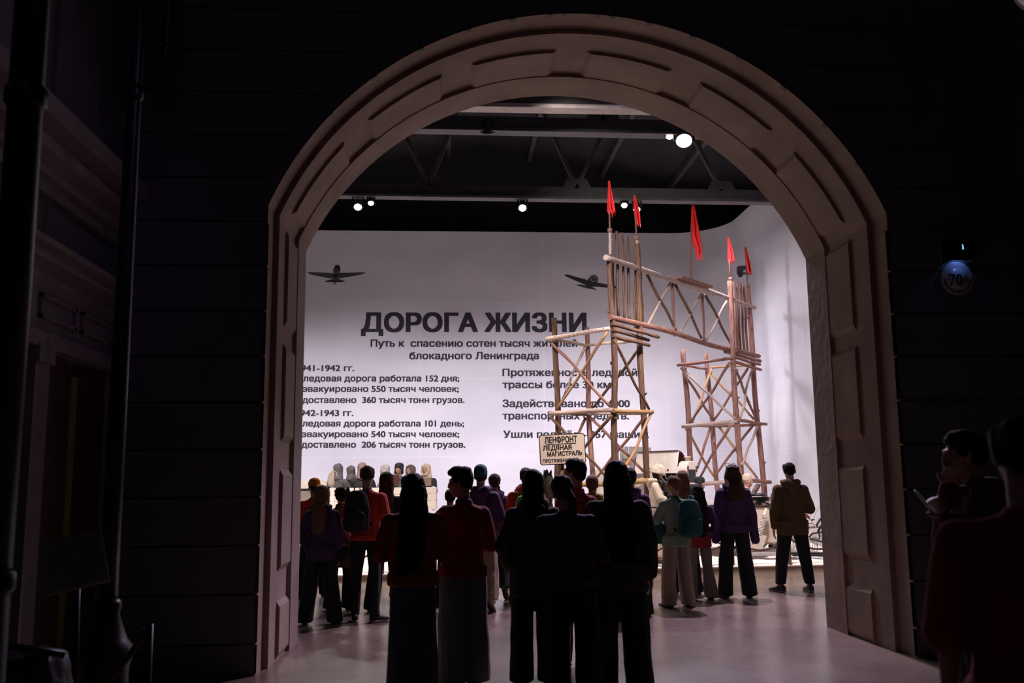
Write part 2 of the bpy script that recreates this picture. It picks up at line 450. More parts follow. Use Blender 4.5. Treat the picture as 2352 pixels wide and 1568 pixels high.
# street face: rusticated courses with voussoirs round the arch
def front_wall():
    bm = bmesh.new()
    def cells(poly):
        # shrink a touch for the joint, raise above the wall
        c = V((sum(p[0] for p in poly)/len(poly), 0, sum(p[1] for p in poly)/len(poly)))
        prism(bm, poly, YF-0.03, YF+0.02, lambda u, v, y: V((u, wk(u, y), v)))
    g = 0.009; zs = [3.87+0.402*k for k in range(-9, 12)]; zs = [0.0] + [z for z in zs if z > 0.1]
    XLE, XRE = -2.95, 5.45
    ang = [A0 - R(v) for v in (0, 2.6, 10.5, 19.5, 29.5, 39, 48, 56, 62.5)]
    def arcpt(t): return (CX - RA*math.sin(t), ZC + RA*math.cos(t))
    spring = ZC + RA*math.cos(A0)
    for side in (1, -1):
        def fx(p): return p if side == 1 else (2*CX-p[0], p[1])
        xe = XLE if side == 1 else 2*CX-XRE
        for k in range(len(zs)-1):
            z0, z1 = zs[k]+g, zs[k+1]-g
            if z1 < spring-0.05:
                cells([fx(p) for p in ((xe, z0), (XL, z0), (XL, z1), (xe, z1))])
        k0 = max(i for i, z in enumerate(zs) if z < spring)
        js = []
        for i, t in enumerate(ang):
            z = zs[min(k0+i, len(zs)-1)] if i else zs[k0]
            p = arcpt(t)
            kink = (p[0]-max(0.02, (z-p[1]))*0.80, z) if i else (XL-0.0, zs[k0])
            js.append((z, p, kink, t))
        for i in range(len(js)-1):
            (za, pa, ka, ta), (zb, pb, kb, tb) = js[i], js[i+1]
            arc = [arcpt(ta+(tb-ta)*j/6) for j in range(7)]
            poly = [(xe, za+g), (ka[0]-g*0.3, za+g)] + [(q[0]-g*0.2, q[1]+(g if j == 0 else -g if j == 6 else 0)) for j, q in enumerate(arc)] + [(kb[0], zb-g), (xe, zb-g)]
            cells([fx(p) for p in poly])
        # crown wedge
        (zb, pb, kb, tb) = js[-1]
        arc = [arcpt(tb*(1-j/6)) for j in range(7)]
        poly = [(kb[0]+g, zb)] + [(q[0]+g, q[1]) for q in arc[:-1]] + [(CX-g, ZA), (CX-g, zb)]
        cells([fx(p) for p in poly])
    # backing core of the wall, with the opening left free
    op = apath(-0.03, 32)
    def conv(u, v, y): return V((u, y, v))
    half = len(op)//2
    left = [(-9.6, 0)] + op[:half+1] + [(op[half][0], 10.4), (-9.6, 10.4)]
    right = op[half:] + [(9.6, 0), (9.6, 10.4), (op[half][0], 10.4)]
    prism(bm, left, YF, YB, lambda u, v, y: V((u, wk(u, y), v))); prism(bm, right, YF, YB, lambda u, v, y: V((u, wk(u, y), v)))
    fixn(bm)
    return struct('wall_front', bm, M_FRONT)
front_wall()

# street enclosure
def slab(name, lo, hi, m): bm = bmesh.new(); box(bm, lo, hi); fixn(bm); return struct(name, bm, m)
M_STREET = mat('street_stucco', (0.16, 0.145, 0.15), 0.9, 0.15, 3, 0.15, 15)
slab('wall_street_left', (-3.15, -4, 0), (-2.95, YF-0.035, 8.6), M_STREET)
slab('wall_street_right', (5.45, -4, 0), (5.65, YF+0.16, 8.6), M_STREET)
slab('wall_street_near', (-3.15, -4.2, 0), (5.65, -4, 8.6), M_DARK)
slab('ceiling_street', (-3.15, -4.2, 8.6), (5.65, YF-0.035, 8.7), M_DARK)

# hall: curved back screen, left wall, roof
WY, WX, WZ = 25.5, at(1652, 520, 25.5).x, at(1000, 531, 25.5).z
def wy(x): return WY + 0.004*x
RC = 1.5
wp = [(-9.4, wy(-9.4)), (-3, wy(-3)), (WX-RC, wy(WX-RC))]
cxy = (WX-RC, wy(WX-RC)-RC)
wp += [(cxy[0]+RC*math.sin(R(9*i)), cxy[1]+RC*math.cos(R(9*i))) for i in range(1, 11)]
wp += [(WX, 20), (WX, YB)]
bm = bmesh.new()
fr = [[bm.verts.new((x, y, z)) for x, y in wp] for z in (0, WZ)]
ot = []
for i, (x, y) in enumerate(wp):
    d = V(wp[min(i+1, len(wp)-1)]) - V(wp[max(i-1, 0)]); n = V((-d.y, d.x)).normalized()*0.12
    ot.append((x+n.x, y+n.y))
bk = [[bm.verts.new((x, y, z)) for x, y in ot] for z in (0, WZ)]
for i in range(len(wp)-1):
    bm.faces.new((fr[0][i], fr[0][i+1], fr[1][i+1], fr[1][i])); bm.faces.new((bk[0][i], bk[1][i], bk[1][i+1], bk[0][i+1]))
    bm.faces.new((fr[1][i], fr[1][i+1], bk[1][i+1], bk[1][i]))
fixn(bm)
for f in bm.faces: f.smooth = False
struct('wall_back', bm, M_BACK)
slab('wall_hall_left', (-9.6, YB, 0), (-9.4, 27, 10.5), M_DARK)
slab('wall_hall_far', (-9.6, 27, 0), (9.6, 27.2, 12.5), M_DARK)
slab('wall_hall_right', (9.4, YB, 0), (9.6, 27, 10.5), M_DARK)
bm = bmesh.new()
RX, RZ = 1.0, 11.6
for x0, z0, x1, z1 in ((-9.6, 9.5, RX, RZ), (RX, RZ, 9.6, 9.7)):
    prism(bm, [(x0, z0), (x1, z1), (x1, z1+0.15), (x0, z0+0.15)], YB-0.5, 27.2)
fixn(bm); struct('ceiling', bm, M_ROOF)

def bar(bm, a, b, wd=0.1, ht=0.1):
    a, b = V(a), V(b); d = (b-a).normalized(); s = d.cross(V((0, 1, 0)) if abs(d.y) < 0.9 else V((0, 0, 1))).normalized(); t = d.cross(s)
    vs = []
    for p in (a, b):
        for i, j in ((-1, -1), (1, -1), (1, 1), (-1, 1)): vs.append(bm.verts.new(p + s*(i*ht/2) + t*(j*wd/2)))
    for f in ((0, 1, 2, 3), (7, 6, 5, 4), (0, 4, 5, 1), (1, 5, 6, 2), (2, 6, 7, 3), (3, 7, 4, 0)): bm.faces.new([vs[i] for i in f])
def part(name, m, parent, fn, smooth=False):
    bm = bmesh.new(); fn(bm); fixn(bm); return obj(name, bm, m, parent, smooth)

def truss(y, zc, label, slope):
    t = empty('roof_truss', (0, y, zc), 0, label, 'truss', 'roof trusses over the snow scene')
    xs0, xs1 = -9.3, 9.3
    def zl(x): return slope*x
    def roofz(x): return (9.5+(RZ-9.5)*(x+9.6)/(RX+9.6) if x < RX else RZ-(RZ-9.7)*(x-RX)/(9.6-RX)) - zc - 0.25
    part('bottom_chord', M_STEEL, t, lambda b: (bar(b, (xs0, 0, zl(xs0)), (xs1, 0, zl(xs1)), 0.08, 0.24), bar(b, (xs0, -0.02, zl(xs0)-0.14), (xs1, -0.02, zl(xs1)-0.14), 0.24, 0.05)))
    part('top_chord', M_STEEL, t, lambda b: (bar(b, (xs0, 0, roofz(xs0)), (RX, 0, roofz(RX)), 0.14, 0.16), bar(b, (RX, 0, roofz(RX)), (xs1, 0, roofz(xs1)), 0.14, 0.16)))
    nodes = [-6.4, -3.4, -0.4, 2.6, 5.6]
    tops = [-4.9, -1.9, RX, 4.1]
    for i, x in enumerate(nodes):
        part('gusset_plate', M_STEEL, t, lambda b: prism(b, [(x-0.35, zl(x)), (x+0.35, zl(x)), (x+0.2, zl(x)+0.3), (x-0.2, zl(x)+0.3)], -0.03, 0.03))
        for tx in tops:
            if abs(tx-x) < 2.0:
                part('web_brace', M_STEEL, t, lambda b: bar(b, (x, 0, zl(x)+0.1), (tx, 0, roofz(tx)), 0.08, 0.08))
    return t
truss(18.3, at(1130, 440, 18.3).z, 'grey steel roof truss farthest from the arch, hung with five lit spotlights', -0.006)
truss(15.0, at(1130, 284, 15.0).z, 'grey steel roof truss nearer the arch, carrying the violet floodlight', -0.006)
tr = empty('steel_beam', (0, 13.6, 0), 0, 'pale steel roof beam glimpsed just under the crown of the arch', 'beam')
zb_ = at(1310, 246, 13.6).z
part('beam_web', M_STEEL, tr, lambda b: box(b, (-9.3, -0.04, zb_), (9.3, 0.04, zb_+0.3)))
part('beam_flange', mat('pale_steel', (0.5, 0.43, 0.4), 0.6), tr, lambda b: box(b, (-9.3, -0.12, zb_-0.06), (9.3, 0.12, zb_)))
for i, x in enumerate((-5.2, -2.6, 0.0, 2.4, 4.6, 6.6)):
    z = (9.5+(RZ-9.5)*(x+9.6)/(RX+9.6) if x < RX else RZ-(RZ-9.7)*(x-RX)/(9.6-RX)) - 0.13
    bm = bmesh.new(); box(bm, (x-0.06, YB, z-0.1), (x+0.06, 27, z+0.08)); fixn(bm)
    o = obj('roof_purlin', bm, M_STEEL)
    tag(o, 'long dark purlin running from front to back under the roof boards', 'purlin', 'purlins under the roof')

# spotlights on the trusses
def fixture(px, py, y, zc, color, label, power=0, target=None, cone=50, rad=0.075, lit=30.0, group=None):
    p = at(px, py, y-0.05)
    t = empty('spotlight', p, 0, label, 'spotlight', group)
    tgt = V(target) if target else V((p.x*0.6, 9.0, 1.0))
    d = (tgt-p).normalized(); q = d.to_track_quat('Z', 'Y').to_matrix()
    bm = bmesh.new(); lathe(bm, [(rad*0.5, -0.24), (rad*0.95, -0.20), (rad*1.12, -0.02), (rad*1.16, 0.0), (rad*1.05, 0.0), (rad*1.02, -0.015)], 20, mtx=q); fixn(bm); obj('housing', bm, M_BLACK, t)
    em = mat('lens_%.2f_%.2f_%.0f' % (color[0], color[2], lit), color, 0.3, 0.0, emit=color, estr=lit)
    bm = bmesh.new(); lathe(bm, [(rad*1.0, -0.012), (rad*0.98, -0.006)], 20, mtx=q); fixn(bm); obj('lens', bm, em, t)
    bm = bmesh.new()
    for s in (-1, 1): bar(bm, (s*rad*1.3, 0, 0), (s*rad*1.3, 0, zc-p.z-0.1), 0.02, 0.03)
    bar(bm, (-rad*1.3, 0, zc-p.z-0.12), (rad*1.3, 0, zc-p.z-0.12), 0.05, 0.03)
    fixn(bm); obj('yoke', bm, M_BLACK, t)
    if power:
        s_ = spot('spotlight_beam', (0, 0, 0), (0, 0, 1), power, color, cone, 0.5, min(rad, 0.045))
        s_.parent = t; s_.location = d*0.06; s_.rotation_euler = d.to_track_quat('-Z', 'Y').to_euler()
    return t
z1 = at(1130, 440, 18.3).z; z2 = at(1130, 284, 15.0).z
fixture(822, 476, 18.3, z1, (0.75, 0.85, 1.0), 'cool white spotlight at the left end of the far truss', 500, (-1.5, 12.0, 0), 50, group='spotlights on the trusses')
fixture(852, 467, 18.3, z1, (1.0, 0.80, 0.55), 'small warm spotlight right beside the leftmost cool one', 520, (-1.0, 12.5, 0), 45, 0.055, group='spotlights on the trusses')
fixture(1200, 478, 18.3, z1, (0.78, 0.87, 1.0), 'cool white spotlight alone at the middle of the far truss', 600, (0.9, 11.5, 0), 50, group='spotlights on the trusses')
fixture(1434, 472, 18.3, z1, (1.0, 0.88, 0.72), 'warm spotlight between the two left red flags', 480, (2.5, 12.0, 0), 50, 0.06, group='spotlights on the trusses')
fixture(1463, 482, 18.3, z1, (0.80, 0.88, 1.0), 'cool spotlight half hidden behind the second red flag', 380, (3.0, 12.0, 0), 50, 0.065, group='spotlights on the trusses')
fixture(1538, 314, 15.0, z2, (1.0, 0.86, 0.66), 'small warm spotlight left of the violet floodlight', 380, (2.4, 10.5, 0), 50, 0.06, group='spotlights on the trusses')
fixture(1571, 324, 15.0, z2, (0.80, 0.62, 1.0), 'big violet floodlight glaring under the right side of the arch', 2400, (2.4, 9.6, 0), 58, 0.13, 60.0, group='spotlights on the trusses')
fixture(1120, 305, 15.0, z2, (0.02, 0.02, 0.02), 'unlit black spotlight hanging from the nearer truss', 0, (1.0, 20, 0), 50, 0.085, 0.0)

# platform: kerb and snow
def ky(x): return 15.42 + 0.05*x
bm = bmesh.new()
conv = lambda u, v, y: V((u, ky(u)+y, v))
prism(bm, [(-9.3, 0), (7.25, 0), (7.25, 0.105), (-9.3, 0.105)], 0, 0.06, conv)
prism(bm, [(-9.3, 0.105), (7.25, 0.105), (7.25, 0.12), (-9.3, 0.12)], -0.015, 0.075, conv)
fixn(bm); struct('trim_2', bm, M_KERB); 
def snow_z(x, y):
    t = max(0, min(1, (y-ky(x))/2.0))
    return 0.09 + 0.17*t + 0.05*noise.noise(V((x*1.3, y*1.3, 0)))*t**0.5 + 0.035*noise.noise(V((x*4, y*4, 3)))*min(1, t*5)
bm = bmesh.new(); nx, ny = 190, 110; g = []
for j in range(ny+1):
    row = []
    for i in range(nx+1):
        x = -9.3+16.5*i/nx; y0 = ky(x)+0.06; y = y0+(25.3-y0)*(j/ny)**1.5
        row.append(bm.verts.new((x, y, snow_z(x, y))))
    g.append(row)
for j in range(ny):
    for i in range(nx):
        f = bm.faces.new((g[j][i], g[j][i+1], g[j+1][i+1], g[j+1][i])); f.smooth = True
o = obj('snow_ground', bm, M_SNOW); tag(o, 'rough artificial snow covering the display platform behind the kerb', 'snow', kind='stuff')

# ================================================================== WALL PRINT
WEX = V((1, 0.004, 0)).normalized(); WEZ = V((0, 0, 1)); WN = V((0.004, -1, 0)).normalized()
WP0 = V((0, WY, 0))
def onwall(px, py): return onplane(px, py, WP0, WN)
TEXT = [
 ('ДОРОГА ЖИЗНИ', 829, 1348, 761, 43, 'large heading, the biggest dark lettering on the wall'),
 ('Путь к  спасению сотен тысяч жителей', 851, 1326, 796, 16.5, 'first line of smaller lettering right under the big heading'),
 ('блокадного Ленинграда', 940, 1238, 824.5, 16.5, 'short centred line second below the big heading'),
 ('1941-1942 гг.', 683, 814, 852, 14.5, 'upper year range at the left edge of the arch'),
 ('ледовая дорога работала 152 дня;', 696, 1055, 875.5, 14.5, 'line ending in 152 days in the left text block'),
 ('эвакуировано 550 тысяч человек;', 694, 1054, 899.5, 14.5, 'line with the number 550 in the left text block'),
 ('доставлено  360 тысяч тонн грузов.', 694, 1067, 925, 14.5, 'line with the number 360 in the left text block'),
 ('1942-1943 гг.', 681, 812, 955, 14.5, 'lower year range at the left edge of the arch'),
 ('ледовая дорога работала 101 день;', 694, 1066, 979, 14.5, 'line ending in 101 days in the left text block'),
 ('эвакуировано 540 тысяч человек;', 692, 1055, 1003.5, 14.5, 'line with the number 540 in the left text block'),
 ('доставлено  206 тысяч тонн грузов.', 692, 1069, 1027.5, 14.5, 'line with the number 206, lowest of the left text block'),
 ('Протяженность ледовой', 1154, 1464, 863, 16.5, 'top line of the right text block behind the tower'),
 ('трассы более 30 км.', 1154, 1410, 891, 16.5, 'line with 30 km in the right text block'),
 ('Задействовано до 4000', 1154, 1447, 934.5, 17, 'line ending in 4000 in the right text block'),
 ('транспортных средств.', 1154, 1445, 962.5, 17, 'line just under the 4000 line, crossed by tower rails'),
 ('Ушли под лёд - 357 машин.', 1156, 1491, 1005, 16.5, 'lowest line of the right text block, with the number 357'),
]
for body, l, r, base, cap, lab in TEXT:
    t = text_mesh('wall_lettering', body, M_INK, bold=0.034 if cap < 30 else 0.042)
    a, b = onwall(l, base), onwall(r, base)
    c = onwall(l, base-cap)
    ex = (b-a).normalized()
    fit_text(t, a, ex, WEZ, (b-a).length, (c-a).length, WN)
    t = split_words(t, (c-a).length*.30)
    tag(t, 'wall lettering: ' + lab, 'lettering', 'lines of wall lettering')

# printed aircraft (flat parts of the wall print)
def print_poly(root, name, pts, m, lift, plane=onwall, n=WN, th=0.002):
    bm = bmesh.new()
    p3 = [plane(x, y)+n*lift for x, y in pts]; q3 = [plane(x, y)+n*(lift-th) for x, y in pts]
    a = [bm.verts.new(p) for p in p3]; b = [bm.verts.new(p) for p in q3]
    bm.faces.new(a); bm.faces.new(b[::-1])
    for i in range(len(a)): bm.faces.new((a[i], b[i], b[(i+1) % len(a)], a[(i+1) % len(a)]))
    fixn(bm); bmesh.ops.triangulate(bm, faces=[f for f in bm.faces if len(f.verts) > 4])
    return obj(name, bm, m, root)
def circ(cx, cy, rx, ry, n=20, rot=0):
    o = []
    for i in range(n):
        a = 2*PI*i/n; x, y = rx*math.cos(a), ry*math.sin(a)
        o.append((cx+x*math.cos(rot)-y*math.sin(rot), cy+x*math.sin(rot)+y*math.cos(rot)))
    return o
def S(ox, oy, k, pts): return [(ox+x/k, oy+y/k) for x, y in pts]
pl = empty('airplane_print', (0, 0, 0), 0, 'grey propeller plane printed on the wall at the far left, seen head on', 'airplane', 'warplanes printed on the wall')
k = 14.7; S1 = lambda p: S(690, 580, k, p)
print_poly(pl, 'tailplane', S1([(810, 962), (1000, 920), (1130, 890), (1290, 890), (1420, 935), (1510, 965), (1400, 995), (1160, 1005), (900, 990)]), M_INK, 0.003)
print_poly(pl, 'wing', S1([(232, 685), (270, 662), (520, 668), (900, 690), (1160, 700), (1330, 685), (1600, 690), (2100, 660), (2180, 672), (2180, 700), (2050, 740), (1800, 790), (1500, 840), (1280, 880), (1100, 885), (880, 850), (560, 785), (340, 735)]), M_INK2, 0.005)
print_poly(pl, 'fuselage', S1([(1105, 580), (1140, 520), (1170, 450), (1230, 420), (1300, 425), (1335, 480), (1350, 560), (1350, 630), (1310, 690), (1290, 860), (1240, 900), (1160, 890), (1140, 780), (1130, 660), (1105, 640)]), M_INK2, 0.007)
print_poly(pl, 'engine', S1([(1140, 540), (1175, 450), (1235, 425), (1300, 430), (1330, 500), (1345, 600), (1310, 560), (1240, 545), (1180, 500), (1150, 570)]), M_BLACK, 0.009)
print_poly(pl, 'intake', S1(circ(1200, 775, 95, 42)), M_BLACK, 0.009)
print_poly(pl, 'tail_wheel', S1([(1140, 900), (1185, 900), (1180, 1080), (1150, 1085)]), M_INK, 0.009)
pl = empty('airplane_print', (0, 0, 0), 0, 'banked propeller plane with round radial engine printed left of the tall tower', 'airplane', 'warplanes printed on the wall')
S2 = lambda p: S(1280, 590, k, p)
print_poly(pl, 'tailplane', S2([(630, 938), (700, 930), (930, 950), (1100, 1000), (1200, 1020), (1340, 1105), (1320, 1115), (1000, 1055), (880, 1030), (740, 985)]), M_INK2, 0.003)
print_poly(pl, 'wing', S2([(245, 605), (290, 590), (400, 605), (700, 690), (900, 745), (1030, 780), (1330, 860), (1640, 920), (2010, 995), (2080, 1030), (2000, 1070), (1640, 1030), (1330, 1005), (1150, 1000), (950, 940), (700, 840), (380, 700), (280, 650)]), M_INK, 0.005)
print_poly(pl, 'fuselage', S2([(1040, 760), (1090, 690), (1150, 620), (1220, 598), (1300, 620), (1370, 680), (1390, 760), (1370, 830), (1320, 900), (1180, 1000), (1080, 1080), (960, 1030), (980, 920)]), M_INK, 0.007)
print_poly(pl, 'cowling', S2(circ(1248, 728, 128, 122, 26)), M_INK3, 0.009)
for i in range(9):
    a = 2*PI*i/9+0.3; c, s = math.cos(a), math.sin(a)
    print_poly(pl, 'engine_cylinder', S2([(1248+c*40-s*14, 728+s*40+c*14), (1248+c*40+s*14, 728+s*40-c*14), (1248+c*112+s*26, 728+s*112-c*26), (1248+c*112-s*26, 728+s*112+c*26)]), M_INK, 0.011)
print_poly(pl, 'hub', S2(circ(1250, 715, 62, 62)), M_INK, 0.013)
print_poly(pl, 'spinner', S2(circ(1262, 698, 28, 28)), M_INK3, 0.015)
print_poly(pl, 'tail_skid', S2([(985, 1060), (1000, 1065), (985, 1105), (960, 1105)]), M_INK, 0.009)
SWP = lambda px, py: atx(px, py, WX); SWN = V((-1, 0, 0))
pl = empty('airplane_print', (0, 0, 0), 0, 'dark plane in side view printed on the right wall behind the rightmost flag', 'airplane', 'warplanes printed on the wall')
k3 = 13.07; S3 = lambda p: S(1640, 540, k3, p)
print_poly(pl, 'tail_fin', S3([(550, 925), (570, 920), (665, 985), (620, 1010), (600, 1005)]), M_INK2, 0.003, SWP, SWN)
print_poly(pl, 'fuselage', S3([(590, 1100), (640, 1020), (700, 950), (760, 915), (830, 925), (920, 905), (1000, 920), (1000, 1000), (900, 1060), (860, 1100), (760, 1150), (690, 1190), (650, 1205), (610, 1180)]), M_INK2, 0.005, SWP, SWN)
print_poly(pl, 'cowling', S3(circ(800, 1165, 78, 102, 22, 0.25)), M_INK, 0.008, SWP, SWN)
print_poly(pl, 'wing', S3([(860, 1110), (980, 1120), (1110, 1150), (1120, 1165), (1080, 1190), (960, 1180), (870, 1170)]), M_INK2, 0.006, SWP, SWN)
print_poly(pl, 'propeller', S3([(1020, 900), (1070, 905), (1078, 805), (1095, 805), (1100, 900), (1090, 990), (1070, 995), (1065, 920), (1020, 915)]), M_INK, 0.006, SWP, SWN)

# ================================================================== TIMBER GATE
YC, YA, YD, YBk = 16.3, 17.0, 17.0, 17.75
YC2, YA2, YD2, YB2 = 19.9, 20.75, 20.9, 21.6
def log(parent, name, p, q, r, m, bend=0.03, knots=True, taper=0.85):
    p, q = V(p), V(q); n = max(6, int((q-p).length/0.14)); x, y = frame_of(q-p)
    s1, s2 = rnd.random()*40, rnd.random()*40; pts, rs = [], []
    for i in range(n+1):
        t = i/n; b = math.sin(PI*t)*bend*min(1.3, (q-p).length/2.4)
        o_ = x*(b*noise.noise(V((s1, t*2.2, 0)))*1.1) + y*(b*noise.noise(V((s2, t*2.2, 0)))*1.1)
        pts.append(p.lerp(q, t)+o_)
        rs.append(r*(1-(1-taper)*t)*(1+0.09*noise.noise(V((s1, s2, t*(q-p).length*5)))))
    bm = bmesh.new(); tube(bm, pts, rs, 10)
    if knots:
        for _ in range(int((q-p).length/0.55)):
            t = rnd.uniform(0.08, 0.92); a = rnd.uniform(0, 2*PI); c = p.lerp(q, t); d = x*math.cos(a)+y*math.sin(a)
            rr = r*rnd.uniform(0.22, 0.34); ax = (q-p).normalized()*0.35
            tube(bm, [c+d*r*0.5, c+(d+ax)*(r*1.22)], [rr*1.2, rr*0.8], 7)
    fixn(bm)
    return obj(name, bm, m, parent)
def tower(label, base, D, posts, rings, diags, rad, mpost, sc):
    g = empty('timber_tower', base, 0, label, 'tower', 'log lookout towers of the gate')
    o0 = V(base)
    def L(px, py, k): return at(px, py, D[k]) - o0
    for k, (tx, ty), (bx, by), m in posts:
        a, b = L(tx, ty, k), L(bx, by, k); d = b-a
        foot = a + d*((0.12-o0.z - a.z)/d.z)
        log(g, 'post', foot, a, rad*(1.0 if k != 'B' else 0.92), m, 0.05)
    for nm, (x0, y0, k0), (x1, y1, k1), r, m in rings:
        log(g, nm, L(x0, y0, k0), L(x1, y1, k1), r*0.6, m, 0.04)
    for (x0, y0, k0), (x1, y1, k1), m in diags:
        a, b = L(x0, y0, k0), L(x1, y1, k1)
        log(g, 'diagonal_brace', a, b, rad*0.47, m, 0.07)
    return g
D1 = dict(A=YA, B=YBk, C=YC, D=YD)
# offsets in front of / behind a post so crossing logs touch rather than merge
for kk, v in list(D1.items()):
    D1[kk+'-'] = v-0.085; D1[kk+'+'] = v+0.085
c1 = at(1405, 1100, YC); d1_ = at(1478, 1100, YD)
base1 = ((c1.x+at(1275, 1100, YA).x)/2+0.3, 17.0, 0.12)
posts1 = [('A', (1273, 730), (1283, 1092), M_BARK), ('B', (1348, 752), (1359, 1096), M_BARKR), ('C', (1399, 585), (1414, 1062), M_BARK), ('D', (1464, 560), (1486, 1093), M_BARK)]
rings1 = [('cross_rail', (1254, 779, 'A-'), (1400, 754, 'C-'), 0.07, M_BIRCH), ('cross_rail', (1278, 780, 'A+'), (1350, 794, 'B-'), 0.05, M_PALE), ('cross_rail', (1352, 792, 'B-'), (1478, 782, 'D+'), 0.05, M_BIRCH),
 ('cross_rail', (1262, 949, 'A-'), (1408, 941, 'C-'), 0.075, M_PALE), ('cross_rail', (1408, 943, 'C-'), (1499, 946, 'D-'), 0.07, M_PEEL), ('cross_rail', (1345, 950, 'B-'), (1480, 950, 'D+'), 0.05, M_PALE), ('cross_rail', (1260, 947, 'A+'), (1352, 952, 'B-'), 0.05, M_BARK),
 ('cross_rail', (1270, 1112, 'A-'), (1418, 1112, 'C-'), 0.085, M_PEEL), ('cross_rail', (1405, 1110, 'C-'), (1500, 1103, 'D-'), 0.10, M_PEEL),
 ('platform_log', (1405, 743, 'C-'), (1513, 774, 'D-'), 0.062, M_BARK), ('platform_log', (1407, 757, 'C-'), (1490, 781, 'D-'), 0.06, M_BARK), ('platform_log', (1406, 771, 'C-'), (1491, 793, 'D-'), 0.062, M_BARK)]
diags1 = [((1266, 787, 'A-'), (1402, 934, 'C-'), M_BARKR), ((1395, 762, 'C-'), (1279, 940, 'A-'), M_PEEL), ((1346, 792, 'B-'), (1287, 930, 'A+'), M_PALE), ((1410, 780, 'C-'), (1491, 940, 'D-'), M_BARK), ((1470, 798, 'D+'), (1357, 942, 'B-'), M_BARK),
 ((1405, 953, 'C-'), (1288, 1096, 'A-'), M_BARK), ((1264, 957, 'A-'), (1408, 1112, 'C-'), M_BARK), ((1497, 947, 'D-'), (1421, 1104, 'C-'), M_PEEL), ((1477, 962, 'D+'), (1366, 1102, 'B-'), M_BARKR), ((1358, 960, 'B-'), (1484, 1088, 'D+'), M_BARKR), ((1345, 960, 'B-'), (1282, 1090, 'A+'), M_BARK)]
tw1 = tower('tall brown log tower on the left, nearer the arch, behind the white sign', base1, D1, posts1, rings1, diags1, 0.060, M_BARK, 1)
D2 = dict(A=YA2, B=YB2, C=YC2, D=YD2)
for kk, v in list(D2.items()):
    D2[kk+'-'] = v-0.09; D2[kk+'+'] = v+0.09
base2 = (5.9, 20.8, 0.12)
posts2 = [('A', (1568, 802), (1586, 1048), M_BARKR), ('B', (1621, 811), (1646, 1093), M_BARKR), ('C', (1676, 645), (1701, 1096), M_BARKR), ('D', (1717, 660), (1757, 1132), M_BARKR)]
rings2 = [('cross_rail', (1556, 838, 'A-'), (1682, 822, 'C-'), 0.065, M_BARKR), ('cross_rail', (1574, 840, 'A+'), (1623, 847, 'B-'), 0.05, M_BARKR), ('cross_rail', (1632, 844, 'B-'), (1735, 837, 'D+'), 0.05, M_PEEL),
 ('cross_rail', (1567, 979, 'A-'), (1694, 967, 'C-'), 0.08, M_PALE), ('cross_rail', (1695, 964, 'C-'), (1760, 974, 'D-'), 0.065, M_BARKR), ('cross_rail', (1638, 978, 'B-'), (1750, 975, 'D+'), 0.06, M_BARKR), ('cross_rail', (1575, 976, 'A+'), (1640, 980, 'B-'), 0.05, M_BARKR),
 ('cross_rail', (1592, 1113, 'A-'), (1708, 1103, 'C-'), 0.085, M_PALE), ('cross_rail', (1700, 1101, 'C-'), (1769, 1107, 'D-'), 0.085, M_BARKR),
 ('platform_log', (1665, 806, 'C-'), (1746, 829, 'D-'), 0.075, M_BARKR), ('platform_log', (1682, 819, 'C-'), (1746, 837, 'D-'), 0.06, M_BARKR), ('platform_log', (1682, 830, 'C-'), (1748, 849, 'D-'), 0.06, M_BARKR)]
diags2 = [((1564, 845, 'A-'), (1690, 962, 'C-'), M_PALE), ((1677, 832, 'C-'), (1585, 972, 'A-'), M_BARKR), ((1635, 845, 'B-'), (1590, 970, 'A+'), M_PEEL), ((1576, 865, 'A+'), (1639, 965, 'B-'), M_BARKR), ((1688, 845, 'C-'), (1737, 965, 'D-'), M_BARKR), ((1727, 848, 'D-'), (1700, 959, 'C-'), M_PALE), ((1634, 857, 'B-'), (1732, 963, 'D+'), M_PEEL), ((1718, 845, 'D+'), (1641, 963, 'B-'), M_BARKR),
 ((1575, 983, 'A+'), (1640, 1094, 'B-'), M_PEEL), ((1678, 976, 'C-'), (1608, 1096, 'A-'), M_BARKR), ((1632, 980, 'B-'), (1602, 1075, 'A+'), M_BARKR), ((1649, 976, 'B-'), (1740, 1099, 'D+'), M_PEEL), ((1730, 976, 'D+'), (1640, 1095, 'B-'), M_BARKR), ((1739, 980, 'D-'), (1704, 1068, 'C-'), M_PALE), ((1738, 1112, 'D-'), (1712, 1165, 'C-'), M_PALE), ((1745, 1112, 'D+'), (1725, 1150, 'D+'), M_BARKR)]
tw2 = tower('reddish log tower on the right, farther back beside the curved wall', base2, D2, posts2, rings2, diags2, 0.066, M_BARKR, 1)
for tw, k_, (x0, y0), (x1, y1) in ((tw1, YC+.1, (1402, 610), (1401, 534)), (tw1, YD+.1, (1467, 620), (1463, 551))):
    o0 = V(tw.location); log(tw, 'upper_pole', at(x0, y0, k_)-o0, at(x1, y1, k_-.1)-o0, 0.032, M_PALE, 0.02)
